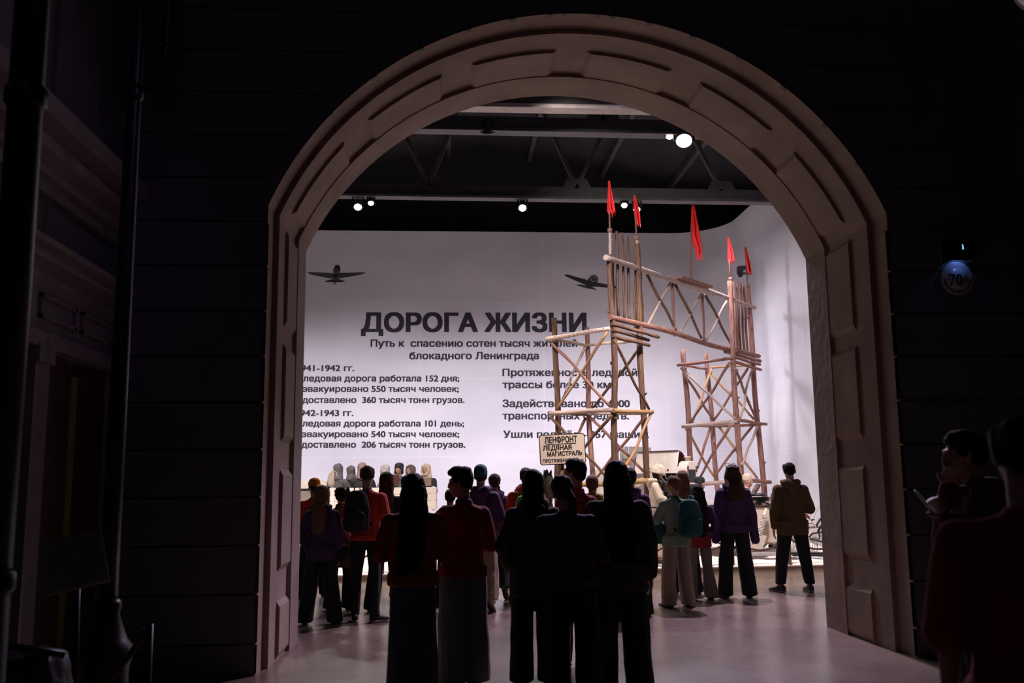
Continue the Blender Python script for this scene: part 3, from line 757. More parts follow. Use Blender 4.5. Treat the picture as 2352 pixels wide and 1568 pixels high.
# truss bridge with pickets, lying on both towers
pa, pb = at(1400, 1100, YC-0.2), at(1735, 1100, YD2-0.15)
gn = V((pb.y-pa.y, -(pb.x-pa.x), 0)).normalized()
GP = V((pa.x, pa.y, 0))
def ong(px, py, back=0.0): return onplane(px, py, GP - gn*back, gn) - BO
bridge_o = at(1400, 740, YC-0.2); BO = V((bridge_o.x, bridge_o.y, bridge_o.z))
br = empty('log_bridge', BO, 0, 'log truss spanning the two timber towers, with rows of upright pickets', 'bridge')
log(br, 'top_beam', ong(1391, 591), ong(1734, 707), 0.05, M_PALE, 0.08, taper=0.95)
log(br, 'bottom_beam', ong(1401, 728), ong(1743, 818), 0.052, M_BARKR, 0.08, taper=0.95)
for (x0, y0), (x1, y1), m in (((1485, 627), (1553, 760), M_BARK), ((1540, 650), (1484, 752), M_PALE), ((1544, 650), (1549, 772), M_BARKR), ((1550, 650), (1611, 776), M_BARK), ((1611, 675), (1561, 763), M_PALE), ((1613, 676), (1617, 788), M_BARKR), ((1619, 676), (1681, 794), M_BARK), ((1669, 692), (1622, 782), M_PALE)):
    log(br, 'web_pole', ong(x0, y0, 0.08), ong(x1, y1, 0.08), 0.03, m, 0.04)
for (x0, y0), (x1, y1), r in (((1416, 531), (1421, 726), 0.05), ((1429, 534), (1434, 731), 0.04), ((1441, 543), (1446, 738), 0.045), ((1457, 549), (1460, 753), 0.04), ((1472, 610), (1476, 741), 0.04), ((1407, 588), (1409, 726), 0.04)):
    log(br, 'picket', ong(x1, y1, 0.08), ong(x0, y0, 0.08), r*0.62, M_BARK, 0.05)
for (x0, y0), (x1, y1), r in (((1685, 646), (1694, 812), 0.05), ((1693, 649), (1701, 812), 0.05), ((1701, 652), (1710, 815), 0.05), ((1708, 656), (1717, 817), 0.05)):
    log(br, 'picket', ong(x1, y1, 0.08), ong(x0, y0, 0.08), r*0.62, M_BARKR, 0.05)
def flag_stand_board():
    bm = bmesh.new()
    a, b = ong(1550, 641), ong(1622, 664); u = (b-a).normalized(); up = V((0, 0, 1))
    s = u.cross(up)
    for i in range(2):
        m4 = Matrix((u, s, u.cross(s)*-1)).transposed().to_4x4(); m4.translation = (a+b)/2 + up*0.03*i + s*(0.06*(i*2-1))
        box(bm, (-(b-a).length/2, -0.1, -0.02), ((b-a).length/2, 0.1, 0.02), m4)
    fixn(bm); return obj('board', bm, M_BARKR, br)
flag_stand_board()

# flags
def flag(label, pole_a, pole_b, cloth, mid=0.0, collar=True, mw=None):
    """pole_a bottom, pole_b top (world); cloth = list of (t along height px fractions, left m, right m) silhouettes relative to pole line"""
    a, b = V(pole_a), V(pole_b)
    t = empty('flag', a, 0, label, 'flag', 'red flags on the timber gate')
    bm = bmesh.new(); tube(bm, [V((0, 0, 0)), b-a], [0.018, 0.014], 10); fixn(bm); obj('flagpole', bm, mw or M_BARKR, t)
    if collar:
        bm = bmesh.new(); d = (b-a).normalized(); tube(bm, [d*0.02, d*0.09], [0.042, 0.042], 12); fixn(bm); obj('collar', bm, M_BARKR, t)
    bm = bmesh.new(); nu, nv = 26, 30; gr = []
    top = b-a
    for j in range(nv+1):
        v = j/nv; row = []
        for i in range(nu+1):
            u = i/nu
            # outline interpolation
            for q in range(len(cloth)-1):
                if cloth[q][0] <= v <= cloth[q+1][0]+1e-6:
                    f = (v-cloth[q][0])/max(1e-6, cloth[q+1][0]-cloth[q][0]); f = min(max(f, 0), 1)
                    l = cloth[q][1]+(cloth[q+1][1]-cloth[q][1])*f; r_ = cloth[q][2]+(cloth[q+1][2]-cloth[q][2])*f; break
            lo = cloth[-1][3] if len(cloth[-1]) > 3 else 0
            x = l+(r_-l)*u
            amp = 0.02+0.05*v
            y = amp*math.sin(u*PI*4.0+0.6) * min(1, v*3)
            z = -v*cloth_h*(1-0.14*abs(math.sin(u*PI*1.7+mid)))
            row.append(bm.verts.new(top + V((x, y-0.03, z))))
        gr.append(row)
    for j in range(nv):
        for i in range(nu):
            f = bm.faces.new((gr[j][i], gr[j][i+1], gr[j+1][i+1], gr[j+1][i])); f.smooth = True
    o = obj('flag_cloth', bm, M_RED, t)
    sm = o.modifiers.new('thick', 'SOLIDIFY'); sm.thickness = 0.006
    return t
cloth_h = 0.70
flag('red flag on the left tower, leftmost and highest of the five', at(1401, 536, YC), at(1398, 416, YC), [(0, -0.012, 0.012), (0.85, -0.04, 0.10), (1, -0.0, 0.10)], 0.4)
cloth_h = 0.64
flag('red flag second from the left, in front of a lit spotlight', at(1463, 553, YD), at(1456, 449, YD), [(0, -0.012, 0.02), (0.6, -0.01, 0.10), (1, 0.02, 0.10)], 1.2)
cloth_h = 1.30
fm = onplane(1586, 645, GP, gn)
flag('largest red flag, standing midway on the log truss', fm, V((fm.x+0.1, fm.y, at(1599, 463, fm.y).z)), [(0, -0.012, 0.02), (0.65, -0.07, 0.14), (0.85, 0.02, 0.16), (1, 0.05, 0.15)], 2.2)
cloth_h = 0.64
flag('red flag on the near corner of the right tower', at(1678, 646, YC2), at(1672, 546, YC2), [(0, -0.012, 0.02), (0.8, -0.03, 0.115), (1, 0.0, 0.10)], 0.4)
cloth_h = 0.68
flag('rightmost red flag, hanging over the printed plane', at(1718, 662, YD2), at(1711, 568, YD2), [(0, -0.012, 0.02), (0.8, -0.0, 0.11), (1, 0.02, 0.11)], 1.3)
# ================================================================== PEOPLE
def rotm(yaw=0, pitch=0, roll=0):
    return Matrix.Rotation(R(yaw), 3, 'Z') @ Matrix.Rotation(R(pitch), 3, 'X') @ Matrix.Rotation(R(roll), 3, 'Y')
CL = {}
def cloth(name, c, rough=0.85):
    return mat('cloth_'+name, c, rough, 0.12, 5, 0.25, 26)
HAIRM = dict(dark=mat('hair_dark', (0.016, 0.010, 0.008), 0.65, 0.3, 40, 0.5, 60, spec=0.15, stretch=(4, 4, 0.6)),
             brown=mat('hair_brown', (0.06, 0.03, 0.018), 0.65, 0.3, 40, 0.5, 60, spec=0.15, stretch=(4, 4, 0.6)),
             light=mat('hair_light', (0.17, 0.09, 0.045), 0.65, 0.3, 40, 0.5, 60, spec=0.15, stretch=(4, 4, 0.6)))
M_EYE = mat('eye_white', (0.4, 0.36, 0.33), 0.3, 0.0); M_IRIS = mat('iris', (0.02, 0.012, 0.008), 0.2, 0.0); M_LIP = mat('lips', (0.33, 0.12, 0.10), 0.5, 0.05)
ARMS = dict(
    down=((.215, -.02, 1.12), (.225, .05, .875)),
    loose=((.225, -.03, 1.12), (.25, .0, .87)),
    folded=((.25, .02, 1.11), (.06, .21, 1.12)),
    pocket=((.255, -.06, 1.13), (.20, .10, .93)),
    clasp=((.235, -.02, 1.11), (.05, .24, .98)),
    phone=((.21, .10, 1.14), (.09, .36, 1.24)),
    chin=((.20, .16, 1.16), (.06, .26, 1.42)),
    lap=((.24, .08, 1.16), (.07, .30, 1.06)),
    back=((.22, -.14, 1.16), (.19, -.04, .92)))
def hand_chains(wr, d, n, t, k=1.0, curl=18):
    """palm, four unequal bent fingers and a thumb leaving the side of the palm"""
    d = d.normalized(); n = (n-d*n.dot(d)).normalized(); t = d.cross(n) if t is None else (t-d*t.dot(d)-n*t.dot(n)).normalized()
    m = Matrix((t, n, d)).transposed()
    out = [[(wr, .026*k), (wr+d*.025*k, (.032*k, .019*k, .02*k), m), (wr+d*.085*k, (.041*k, .015*k, .018*k), m)]]
    for i, ln in enumerate((.070, .080, .074, .058)):
        o = (.030-.020*i)*k
        p = wr + d*(.095*k) + t*o; dd = d.copy(); ch = [(p-d*.02*k, .0095*k)]
        for j, fr in enumerate((.45, .32, .23)):
            dd = (dd*math.cos(R(curl)) + n*math.sin(R(curl))).normalized()
            p = p + dd*(ln*fr*k); ch.append((p, (.0090-.0008*j)*k))
        out.append(ch)
    p = wr + d*.03*k + t*.028*k; a = (d*.75+t*.62+n*.2).normalized()
    b = (d*.92+t*.25+n*.3).normalized()
    out.append([(p-t*.012*k, .014*k), (p+a*.036*k, .0115*k), (p+a*.036*k+b*.03*k, .0095*k)])
    return out
def head_chains(hm, hc, child=0.0):
    def T(x, y, z): return hc + hm @ V((x, y, z))
    ch = [[(T(0, -.012, .02), (.074, .094, .092), hm), (T(0, .022, -.045), (.060, .066, .055), hm), (T(0, .040, -.088), (.034, .040, .026), hm)],
          [(T(0, .086, .020), (.010, .012, .008), hm), (T(0, .104, -.022), (.012, .011, .010), hm), (T(0, .092, -.032), (.016, .010, .008), hm)],
          [(T(-.036, .078, .036), (.02, .012, .008), hm), (T(.036, .078, .036), (.02, .012, .008), hm)],
          [(T(-.02, .088, -.060), (.010, .008, .006), hm), (T(.02, .088, -.060), (.010, .008, .006), hm)]]
    for s in (-1, 1):
        ch.append([(T(s*.076, -.008, .012), (.009, .018, .020), hm), (T(s*.074, -.002, -.020), (.008, .011, .012), hm)])
        ch.append([(T(s*.048, .062, -.012), (.018, .02, .016), hm)])
    return ch
def person(label, px, dist, height, heading=0, kind='person', group='visitors watching the display', loc=None, head=(0, 0, 0), wide=1.0, arms=('down', 'down'),
           top='hoodie', topc=(.06, .03, .1), hem=.86, hemw=1.0, sleeve='long', legs='wide', legc=(.012, .012, .014), stance=.10, steps=(0, 0), liftheel=(0, 0), hair='short', hairc='dark',
           shoec=(.02, .02, .02), solec=None, cap=None, collar=None, hood=None, hairw=1.0, lean=0, sit=None, extra=None, vox=.0075, arm_pts=None, toe=(12, 12), skin=None, bun=0, shift=0.0, skirt=None):
    k = height/1.75
    p = loc if loc is not None else V((at(px, 1100, dist).x, dist, 0))
    root = empty(kind, p, R(heading), label, 'mannequin' if kind == 'mannequin' else 'person', group)
    skin = skin or M_SKIN
    dz = 0.0
    if sit is not None: dz = sit/k - .92      # seat height given in metres
    def Z(x, y, z): return V((x+shift*max(0, (z-.9)), y+lean*max(0, (z-.92)), z+dz))
    sw = .16*wide
    hm = rotm(*head); neck = Z(0, -.01, 1.47); hc = Z(0, .0, 1.503) + hm @ V((0, .012, .130))
    # joints
    hip, knee, ank = [], [], []
    for i, s in enumerate((-1, 1)):
        h = V((s*.085*wide, 0, .92+dz))
        if sit is not None:
            kn = V((s*.13, .40, max(.92+dz, .44))); an = V((s*.12, .46, .09))
        else:
            kn = V((s*(.085*wide+stance*.45), steps[i]*.5+.015, .49)); an = V((s*(.075+stance), steps[i], .085+liftheel[i]))
        hip.append(h); knee.append(kn); ank.append(an)
    sho, elb, wri = [], [], []
    for i, s in enumerate((-1, 1)):
        e, w_ = ARMS[arms[i]] if isinstance(arms[i], str) else arms[i]
        sho.append(Z(s*sw, -.01, 1.372)); elb.append(Z(s*e[0]*(.55+.45*wide), e[1], e[2])); wri.append(Z(s*w_[0], w_[1], w_[2]))
    # ---- body: one continuous surface
    B = [[(Z(0, 0, .93), (.135, .10, .09)), (Z(0, .0, 1.08), (.115, .085, .07)), (Z(0, .005, 1.27), (.135*wide, .10, .09)), (Z(0, -.0, 1.36), (.12*wide, .062, .05))],
         [(sho[0], .044), (Z(0, -.006, 1.40), (.065, .048, .045)), (sho[1], .044)],
         [(Z(0, -.012, 1.42), (.065, .058, .05)), (neck, .054), (hc+hm @ V((0, -.02, -.05)), .055)]]
    for i, s in enumerate((-1, 1)):
        B.append([(hip[i], .082), (knee[i], .052), (ank[i], .038)])
        B.append([(hip[i], .082), (V((0, 0, .92+dz)), (.1, .09, .08))])
        B.append([(ank[i], .038), (ank[i]+V((s*.02, .10, -.05)), (.035, .06, .025)), (ank[i]+V((s*.03, .15, -.055)), (.035, .04, .02))])
        B.append([(sho[i], .047), (elb[i], .036), (wri[i], .025)])
        d = (wri[i]-elb[i]); f = V((0, 1, 0)); inw = V((-s, 0, 0))
        n = inw if abs(d.normalized().dot(inw)) < .8 else V((0, 0, -1))
        B += hand_chains(wri[i]-d.normalized()*.005, d, n, f if abs(d.normalized().dot(f)) < .8 else V((0, 0, 1)), 1.0, 16 if arms[i] in ('down', 'loose', 'back') else 26)
    B += head_chains(hm, hc)
    body = melt('body', B, skin, root, vox/k, 2, k)
    # eyes and mouth sit in the face
    for s in (-1, 1):
        bm = bmesh.new(); c = hc+hm @ V((s*.031, .0735, .012)); bmesh.ops.create_uvsphere(bm, u_segments=12, v_segments=8, radius=.0115*k, matrix=Matrix.Translation(c*k)); obj('eye', bm, M_EYE, root, True)
        bm = bmesh.new(); c = hc+hm @ V((s*.031, .0805, .012)); bmesh.ops.create_uvsphere(bm, u_segments=10, v_segments=6, radius=.0062*k, matrix=Matrix.Translation(c*k)); obj('iris', bm, M_IRIS, root, True)
    # ---- hair
    def T(x, y, z): return hc + hm @ V((x, y, z))
    hr = None
    cap0 = [(T(0, -.028, .040), (.088, .096, .092), hm)]
    front = [(T(0, .045, .085), (.062, .035, .03), hm), (T(0, -.03, .05), (.083, .08, .08), hm)]
    if hair == 'buzz': hr = [[(T(0, -.024, .036), (.0795, .091, .086), hm), (T(0, -.05, -.015), (.066, .055, .05), hm)]]
    elif hair == 'short': hr = [cap0+[(T(0, -.055, -.02), (.070, .055, .06), hm)], front, [(T(0, .0, .1), (.07, .07, .035), hm)]]
    elif hair == 'quiff': hr = [cap0+[(T(0, -.055, -.02), (.068, .052, .05), hm)], [(T(0, -.05, .10), (.07, .06, .035), hm), (T(0, .02, .118), (.064, .05, .03), hm), (T(0, .078, .094), (.054, .022, .026), hm)]]
    elif hair == 'curly':
        hr = [cap0+[(T(0, -.05, -.03), (.082, .066, .06), hm)], front]
        for i in range(46):
            a, b = rnd.uniform(0, 2*PI), rnd.uniform(-.5, 1.2)
            q = V((math.cos(a)*math.cos(b)*.088, math.sin(a)*math.cos(b)*.088-.035, .03+math.sin(b)*.092))
            if q.y < .05 or q.z > .07: hr.append([(T(*q), rnd.uniform(.016, .026))])
    elif hair in ('long', 'verylong', 'bob', 'wavy'):
        L = dict(long=.42, verylong=.62, bob=.23, wavy=.29)[hair]; wd = dict(long=.105, verylong=.125, bob=.105, wavy=.135)[hair]
        hr = [[(T(0, -.028, .038), (.096, .104, .098), hm), (T(0, -.05, -.06), (wd*.97, .074, .07), hm)], front]
        zz = Z(0, -.135 if hood else -.095, 1.52)
        z2 = hc.z-.06
        hr.append([(T(0, -.05, -.06), (wd*.93, .068, .06), hm), (V((zz.x, zz.y, z2-.12)), (wd*.98, .055, .06)), (V((zz.x+bun*.5, zz.y-.035, hc.z-.02-L*.75)), (wd*.98*hairw, .045, .05)), (V((zz.x+bun, zz.y-.04, hc.z-.02-L)), (wd*.72*hairw, .032, .05))])
        if hair == 'wavy':
            for i in range(60):
                a = rnd.uniform(-2.6, -.5); z = rnd.uniform(-.26, .09); q = V((math.cos(a)*.105, math.sin(a)*.085-.02, z)); hr.append([(T(*q), rnd.uniform(.014, .026))])
        else:
            for i in range(9):       # locks break up the outline
                x = (i/8-.5)*2*wd*.8; a = V((zz.x+x*.72, hc.y-.105, hc.z-.0)); b = V((zz.x+bun+x*.85*hairw+rnd.uniform(-.01, .01), zz.y-.05, hc.z-.02-L-rnd.uniform(-.02, .05)))
                hr.append([(a, .022), (a.lerp(b, .6), .02), (b, .009)])
            for s in (-1, 1): hr.append([(T(s*.075, .01, .04), (.018, .04, .04), hm), (T(s*.082, -.005, -.08), (.016, .035, .05), hm)])
    elif hair in ('ponytail', 'braid'):
        cap0 = [(T(0, -.03, .04), (.096, .102, .096), hm)]
        hr = [cap0+[(T(0, -.055, -.02), (.074, .055, .055), hm)], front]
        s = 1 if bun >= 0 else -1
        a, b = T(.03*s, -.10, -.0), V((hc.x+.07*s+bun, hc.y-.12, hc.z-.16)); c = V((hc.x+.085*s+bun, hc.y-.11, hc.z-.30))
        if hair == 'ponytail': hr.append([(a, .035), (a.lerp(b, .45)+V((.02*s, -.03, 0)), .04), (b, .036), (c, .012)])
        else:
            for i in range(11):
                q = a.lerp(b, i/5) if i < 5 else b.lerp(c, (i-5)/5.); hr.append([(q+V((.008*(-1)**i, 0, 0)), .024-.0009*i)])
    elif hair == 'bun':
        hr = [cap0+[(T(0, -.055, -.02), (.074, .055, .055), hm)], front, [(T(0, -.11, .05), .05)]]
    if hair in ('short', 'quiff', 'buzz'):
        for s in (-1, 1): hr.append([(T(s*.068, .005, .045), (.018, .05, .05), hm), (T(s*.070, -.03, -.0), (.014, .03, .04), hm)])
    if hr: melt('hair', hr, HAIRM[hairc], root, .009/k, 2, k, ripple=.004, rs=38)
    # ---- headwear
    if cap:
        ct, cc = cap
        if ct == 'cap':
            o = melt('cap', [[(T(0, -.02, .062), (.092, .104, .082), hm), (T(0, -.03, .035), (.093, .1, .03), hm)], [(T(0, .07, .045), (.07, .05, .012), hm), (T(0, .15, .030), (.06, .04, .008), hm)]], cloth(*cc), root, .009/k, 2, k)
        elif ct == 'beanie':
            o = melt('cap', [[(T(0, -.015, .085), (.088, .098, .075), hm), (T(0, -.02, .025), (.091, .104, .04), hm)]], cloth(*cc), root, .009/k, 2, k)
        elif ct == 'backcap':
            o = melt('cap', [[(T(0, -.018, .07), (.092, .104, .08), hm), (T(0, -.025, .035), (.093, .102, .03), hm)], [(T(0, -.09, .03), (.07, .05, .012), hm), (T(0, -.16, .010), (.055, .035, .008), hm)]], cloth(*cc), root, .009/k, 2, k)
        elif ct == 'helmet':
            bm = bmesh.new(); m4 = hm.to_4x4(); lathe(bm, [(.150, -.045), (.146, -.02), (.128, .03), (.118, .07), (.092, .118), (.05, .142), (.012, .150)], 28, mtx=Matrix.Scale(1, 4))
            for v in bm.verts: v.co = (hc + hm @ V((v.co.x*.86, v.co.y*1.02, v.co.z+.02)))*k
            o = obj('helmet', bm, M_CAMO, root, True)
        elif ct == 'ushanka':
            o = melt('fur_hat', [[(T(0, -.01, .09), (.098, .11, .06), hm), (T(0, -.01, .05), (.10, .115, .045), hm)], [(T(.085, 0, .03), (.022, .05, .03), hm), (T(.088, .0, -.08), (.018, .04, .03), hm)], [(T(-.085, 0, .03), (.022, .05, .03), hm), (T(-.088, .0, -.08), (.018, .04, .03), hm)]], cloth(*cc), root, .009/k, 2, k, ripple=.006, rs=40)
        elif ct == 'scarf':
            o = melt('head_scarf', [[(T(0, -.03, .05), (.103, .105, .095), hm), (T(0, -.04, -.06), (.105, .085, .08), hm), (Z(0, -.02, 1.45), (.13, .11, .05))], [(T(-.08, .03, -.02), (.028, .04, .06), hm), (T(-.045, .06, -.11), (.03, .03, .03), hm), (T(.045, .06, -.11), (.03, .03, .03), hm), (T(.08, .03, -.02), (.028, .04, .06), hm), (T(.06, .035, .08), (.03, .035, .03), hm), (T(-.06, .035, .08), (.03, .035, .03), hm), (T(-.08, .03, -.02), (.028, .04, .06), hm)]], cloth(*cc), root, .010/k, 3, k, ripple=.010, rs=16)
        elif ct == 'wrap':
            o = melt('head_scarf', [[(T(0, -.01, .05), (.105, .115, .10), hm), (T(0, .0, -.05), (.10, .105, .07), hm), (Z(0, -.01, 1.45), (.12, .11, .05))]], cloth(*cc), root, .010/k, 3, k, ripple=.012, rs=16)
    # ---- upper garment
    tn = {'tee': 'shirt', 'sweater': 'sweater', 'hoodie': 'hoodie', 'jacket': 'jacket', 'coat': 'coat'}[top]
    th = {'tee': .012, 'sweater': .018, 'hoodie': .020, 'jacket': .022, 'coat': .026}[top]
    tm = cloth(*(topc if isinstance(topc[0], str) else ('c%d' % (hash(tuple(topc)) & 0xffff), topc)))
    G = [[(Z(0, 0, hem+.012), ((.183+th*.8)*hemw*(.5+.5*wide), (.16+th*.6)*hemw, .014)), (Z(0, 0, max(hem+.02, .93)), ((.176+th*.8)*(.5+.5*wide), .152+th*.6, .02)), (Z(0, .0, max(hem+.05, 1.06)), ((.145+th*.9)*wide, .105+th*.8, .06)), (Z(0, .0, 1.26), ((.155+th*.8)*wide, .118+th*.8, .09)), (Z(0, -.012, 1.35), ((.15+th*.3)*wide, .082+th*.6, .05))],
         [(sho[0]+V((0, 0, -.005)), .052+th*.7), (Z(0, -.018, 1.425), (.075, .068+th*.3, .045+th*.2)), (sho[1]+V((0, 0, -.005)), .052+th*.7)],
         [(Z(0, -.015, 1.425), (.085, .075, .04)), (Z(0, -.008, 1.468), (.068+th*.3, .066+th*.3, .016))]]
    G.append([(Z(sx_*.075*wide, 0, z_), (.112+th, (.152+th*.6)*(hemw if z_ < .9 else 1), .02)) for z_, sx_ in ((hem+.02, -1), (hem+.02, 1), (max(hem+.05, .96), 1), (max(hem+.05, .96), -1), (hem+.02, -1))])
    for i, s in enumerate((-1, 1)):
        if sleeve == 'long':
            d = (wri[i]-elb[i]).normalized(); c = wri[i]-d*.012
            G.append([(sho[i], .056+th), (sho[i].lerp(elb[i], .5), .053+th), (elb[i], .048+th), (elb[i].lerp(wri[i], .6), .043+th*.9), (c, .034+th*.75)])
        elif sleeve == 'over':
            d = (wri[i]-elb[i]).normalized(); c = wri[i]+d*.09
            G.append([(sho[i], .06+th), (elb[i], .053+th), (wri[i], .046+th), (c, .042+th)])
        elif sleeve == 'half':
            G.append([(sho[i], .062+th), (sho[i].lerp(elb[i], 1.02), .066+th)])
        else:
            G.append([(sho[i], .062+th), (sho[i].lerp(elb[i], .62), .062+th)])
    if hood:
        G.append([(Z(-.10, -.01, 1.485), (.045, .05, .035)), (Z(-.06, -.105, 1.475), (.06, .045, .05)), (Z(0, -.13, 1.42), (.075, .04, .07)), (Z(.06, -.105, 1.475), (.06, .045, .05)), (Z(.10, -.01, 1.485), (.045, .05, .035))])
        G.append([(Z(0, -.12, 1.43), (.11, .035, .06)), (Z(0, -.125, 1.34), (.05, .025, .05))])
    if collar == 'stand': G.append([(Z(0, -.012, 1.45), (.09, .085, .03)), (Z(0, -.012, 1.50), (.085, .082, .025))])
    melt(tn, G, tm, root, .011/k, 4, k, ripple=.011 if top != 'tee' else .008, rs=9)
    if isinstance(collar, tuple):
        melt('collar', [[(Z(0, -.012, 1.465), (.078, .076, .018)), (Z(0, -.012, 1.495), (.070, .069, .012))]], cloth(*collar), root, .009/k, 2, k)
    # ---- lower garment
    lm = cloth(*(legc if isinstance(legc[0], str) else ('c%d' % (hash(tuple(legc)) & 0xffff), legc)))
    if skirt:
        melt('skirt', [[(Z(0, 0, 1.0), (.14, .11, .03)), (Z(0, 0, .88), (.185, .14, .06)), (V((0, 0, .5)), (.20, .16, .05)), (V((0, .01, skirt)), (.215, .18, .012))]], lm, root, .012/k, 3, k, ripple=.008, rs=8)
    else:
        prm = dict(wide=(.098, .098, .105), flare=(.094, .078, .118), slim=(.094, .066, .052), straight=(.096, .080, .076), jogger=(.105, .088, .072), baggy=(.108, .112, .112), padded=(.115, .105, .10))[legs]
        P = [[(V((0, 0, .99+dz)), (.148, .115, .05)), (V((0, -.005, .90+dz)), (.165*(.5+.5*wide), .125, .06))]]
        for i, s in enumerate((-1, 1)):
            a = ank[i]; hem_z = {'jogger': .035, 'slim': .0, 'padded': .05}.get(legs, -.045)
            e = a + V((0, -.01, hem_z)) if sit is None else a + V((0, -.01, .02))
            if liftheel[i]: e = a + (a-knee[i]).normalized()*.0
            P.append([(V((0, -.005, .90+dz)), (.11, .115, .06)), (hip[i]+V((0, 0, -.04)), (prm[0], prm[0]+.018, .08)), (knee[i], (prm[1], prm[1]+.012, .06)), (e, (prm[2], prm[2]*1.1, .02))])
        melt('trousers', P, lm, root, .011/k, 3, k, ripple=.010, rs=9)
    # ---- shoes
    for i, s in enumerate((-1, 1)):
        a = ank[i]; tw = R(-s*toe[i]); fdir = V((math.sin(-tw)*1, math.cos(tw), 0)); sd = V((fdir.y, -fdir.x, 0)); up = V((0, 0, 1))
        if liftheel[i]: fdir = (fdir+V((0, 0, -.9))).normalized(); up = sd.cross(fdir)
        m = Matrix((sd, fdir, up)).transposed()
        fz = a - up*.085
        q = lambda f, u: fz + fdir*f + up*u
        melt('shoe', [[(q(-.055, .05), (.036, .035, .034), m), (q(.05, .048), (.040, .05, .036), m), (q(.14, .032), (.043, .05, .022), m), (q(.185, .027), (.034, .025, .016), m)], [(q(-.05, .06), (.036, .035, .04), m), (q(.01, .085), (.04, .045, .022), m)]], cloth('shoe_%.2f' % shoec[0], shoec, .6), root, .009/k, 2, k)
        melt('sole', [[(q(-.055, .016), (.040, .040, .015), m), (q(.05, .014), (.040, .05, .013), m), (q(.14, .014), (.047, .052, .013), m), (q(.19, .017), (.036, .026, .012), m)]], cloth('sole_%.2f' % (solec or (.05,))[0], solec or (.05, .05, .05), .7), root, .008/k, 1, k)
    root['_k'] = k
    W = lambda x, y, z: root_mat(root) @ (Z(x, y, z)*k)
    return root, W, dict(hc=hc, hm=hm, k=k, wri=wri, elb=elb, Z=Z)
def root_mat(o): return Matrix.Translation(o.location) @ Matrix.Rotation(o.rotation_euler.z, 4, 'Z')
def backpack(label, W, root, c, x=0.0, z=1.22, y=-.245, s=1.0, group=None):
    base = W(x, y, z-.24)
    t = empty('backpack', base, root.rotation_euler.z, label, 'backpack', group)
    m = cloth(*c)
    melt('bag', [[(V((0, 0, .05)), (.15*s, .075*s, .05)), (V((0, 0, .24)), (.155*s, .08*s, .10)), (V((0, .015, .42)), (.12*s, .06*s, .06))]], m, t, .011, 4, ripple=.008)
    melt('front_pocket', [[(V((0, -.085*s, .07)), (.11*s, .035, .04)), (V((0, -.085*s, .20)), (.11*s, .035, .05))]], m, t, .010, 3)
    for sx in (-1, 1):
        bm = bmesh.new(); pts = [V((sx*.09, .08, .43)), V((sx*.115, .13, .50)), V((sx*.13, .24, .50)), V((sx*.15, .36, .38)), V((sx*.17, .33, .2)), V((sx*.15, .10, .08))]
        tube(bm, pts, .016, 8); fixn(bm); obj('strap', bm, m, t, True)
    bm = bmesh.new(); tube(bm, [V((-.035, .03, .46)), V((-.03, .02, .51)), V((.03, .02, .51)), V((.035, .03, .46))], .008, 8); fixn(bm); obj('handle', bm, m, t, True)
    return t

M_CAMO = mat('white_camouflage', (0.58, 0.48, 0.38), 0.8, 0.45, 14, 0.3, 22)
PURPLE = ('purple', (.055, .022, .085)); REDT = ('red', (.50, .035, .012)); OLIVE = ('olive', (.115, .070, .022)); DKOL = ('dark_olive', (.055, .042, .026)); BLK = ('black', (.010, .010, .012))
TEAL = ('teal', (.010, .085, .075)); BEIGE = ('beige', (.34, .25, .165)); GREY = ('grey', (.15, .125, .105))

person('person in an orange cap and red shirt, farthest left beside the jamb', 722, 13.6, 1.62, 12, head=(25, 0, 0), cap=('backcap', ('orange', (.75, .20, .02))), top='tee', topc=REDT, hair='short', legs='straight', legc=BLK, arms=('down', 'down'))
person('girl with long light brown hair and dark purple hoodie, leftmost of the nearer figures', 741, 11.0, 1.535, -6, top='hoodie', topc=PURPLE, hem=.80, hair='long', hairc='light', legs='wide', legc=BLK, hood=True, arms=('pocket', 'down'), stance=.12, wide=1.0)
person('short person with dark curly hair in an olive coat with standing collar', 785, 12.2, 1.51, -4, top='coat', topc=OLIVE, hem=.60, hemw=1.12, hair='curly', legs='flare', legc=BLK, collar='stand', arms=('down', 'pocket'), stance=.06)
r_, W_, _ = person('man with buzzed hair, red tee and black trousers wearing a black backpack', 843, 11.1, 1.765, 0, top='tee', topc=REDT, hem=.90, sleeve='short', hair='buzz', hairc='brown', legs='slim', legc=BLK, arms=('pocket', 'down'), stance=.04, steps=(.0, -.04), toe=(5, 40), solec=(.25, .2, .15), head=(0, -4, 0), wide=1.05)
backpack('black backpack on the back of the man in the red tee', W_, r_, BLK, x=-.09, z=1.24)
bm = bmesh.new(); lathe(bm, [(.02, .13), (.08, .11), (.10, .05), (.10, .0), (.085, 0.0), (.01, .02)], 20); fixn(bm)
o = obj('cap', bm, cloth(*BLK), None, True); o.location = W_(-.30, -.02, .76); o.rotation_euler = (R(80), 0, R(30)); tag(o, 'dark cap hanging beside the left hip of the backpacked man in red', 'cap')
person('woman with long dark brown hair right behind the man with the black backpack', 888, 12.0, 1.69, 0, top='jacket', topc=BLK, hem=.84, hair='long', hairc='brown', legs='wide', legc=BLK)
person('person in a teal cap almost hidden between two long haired women', 934, 13.2, 1.63, 0, cap=('beanie', TEAL), top='hoodie', topc=PURPLE, hair='short', legs='straight', legc=BLK)
person('woman in a rust red sweater and long dark denim skirt, in the left foreground', 950, 7.25, 1.625, 4, top='sweater', topc=('rust', (.28, .030, .012)), hem=.86, hemw=1.04, hair='verylong', hairc='dark', skirt=.12, legc=('denim', (.055, .072, .11)), arms=('folded', 'folded'), wide=1.16, bun=-.05)
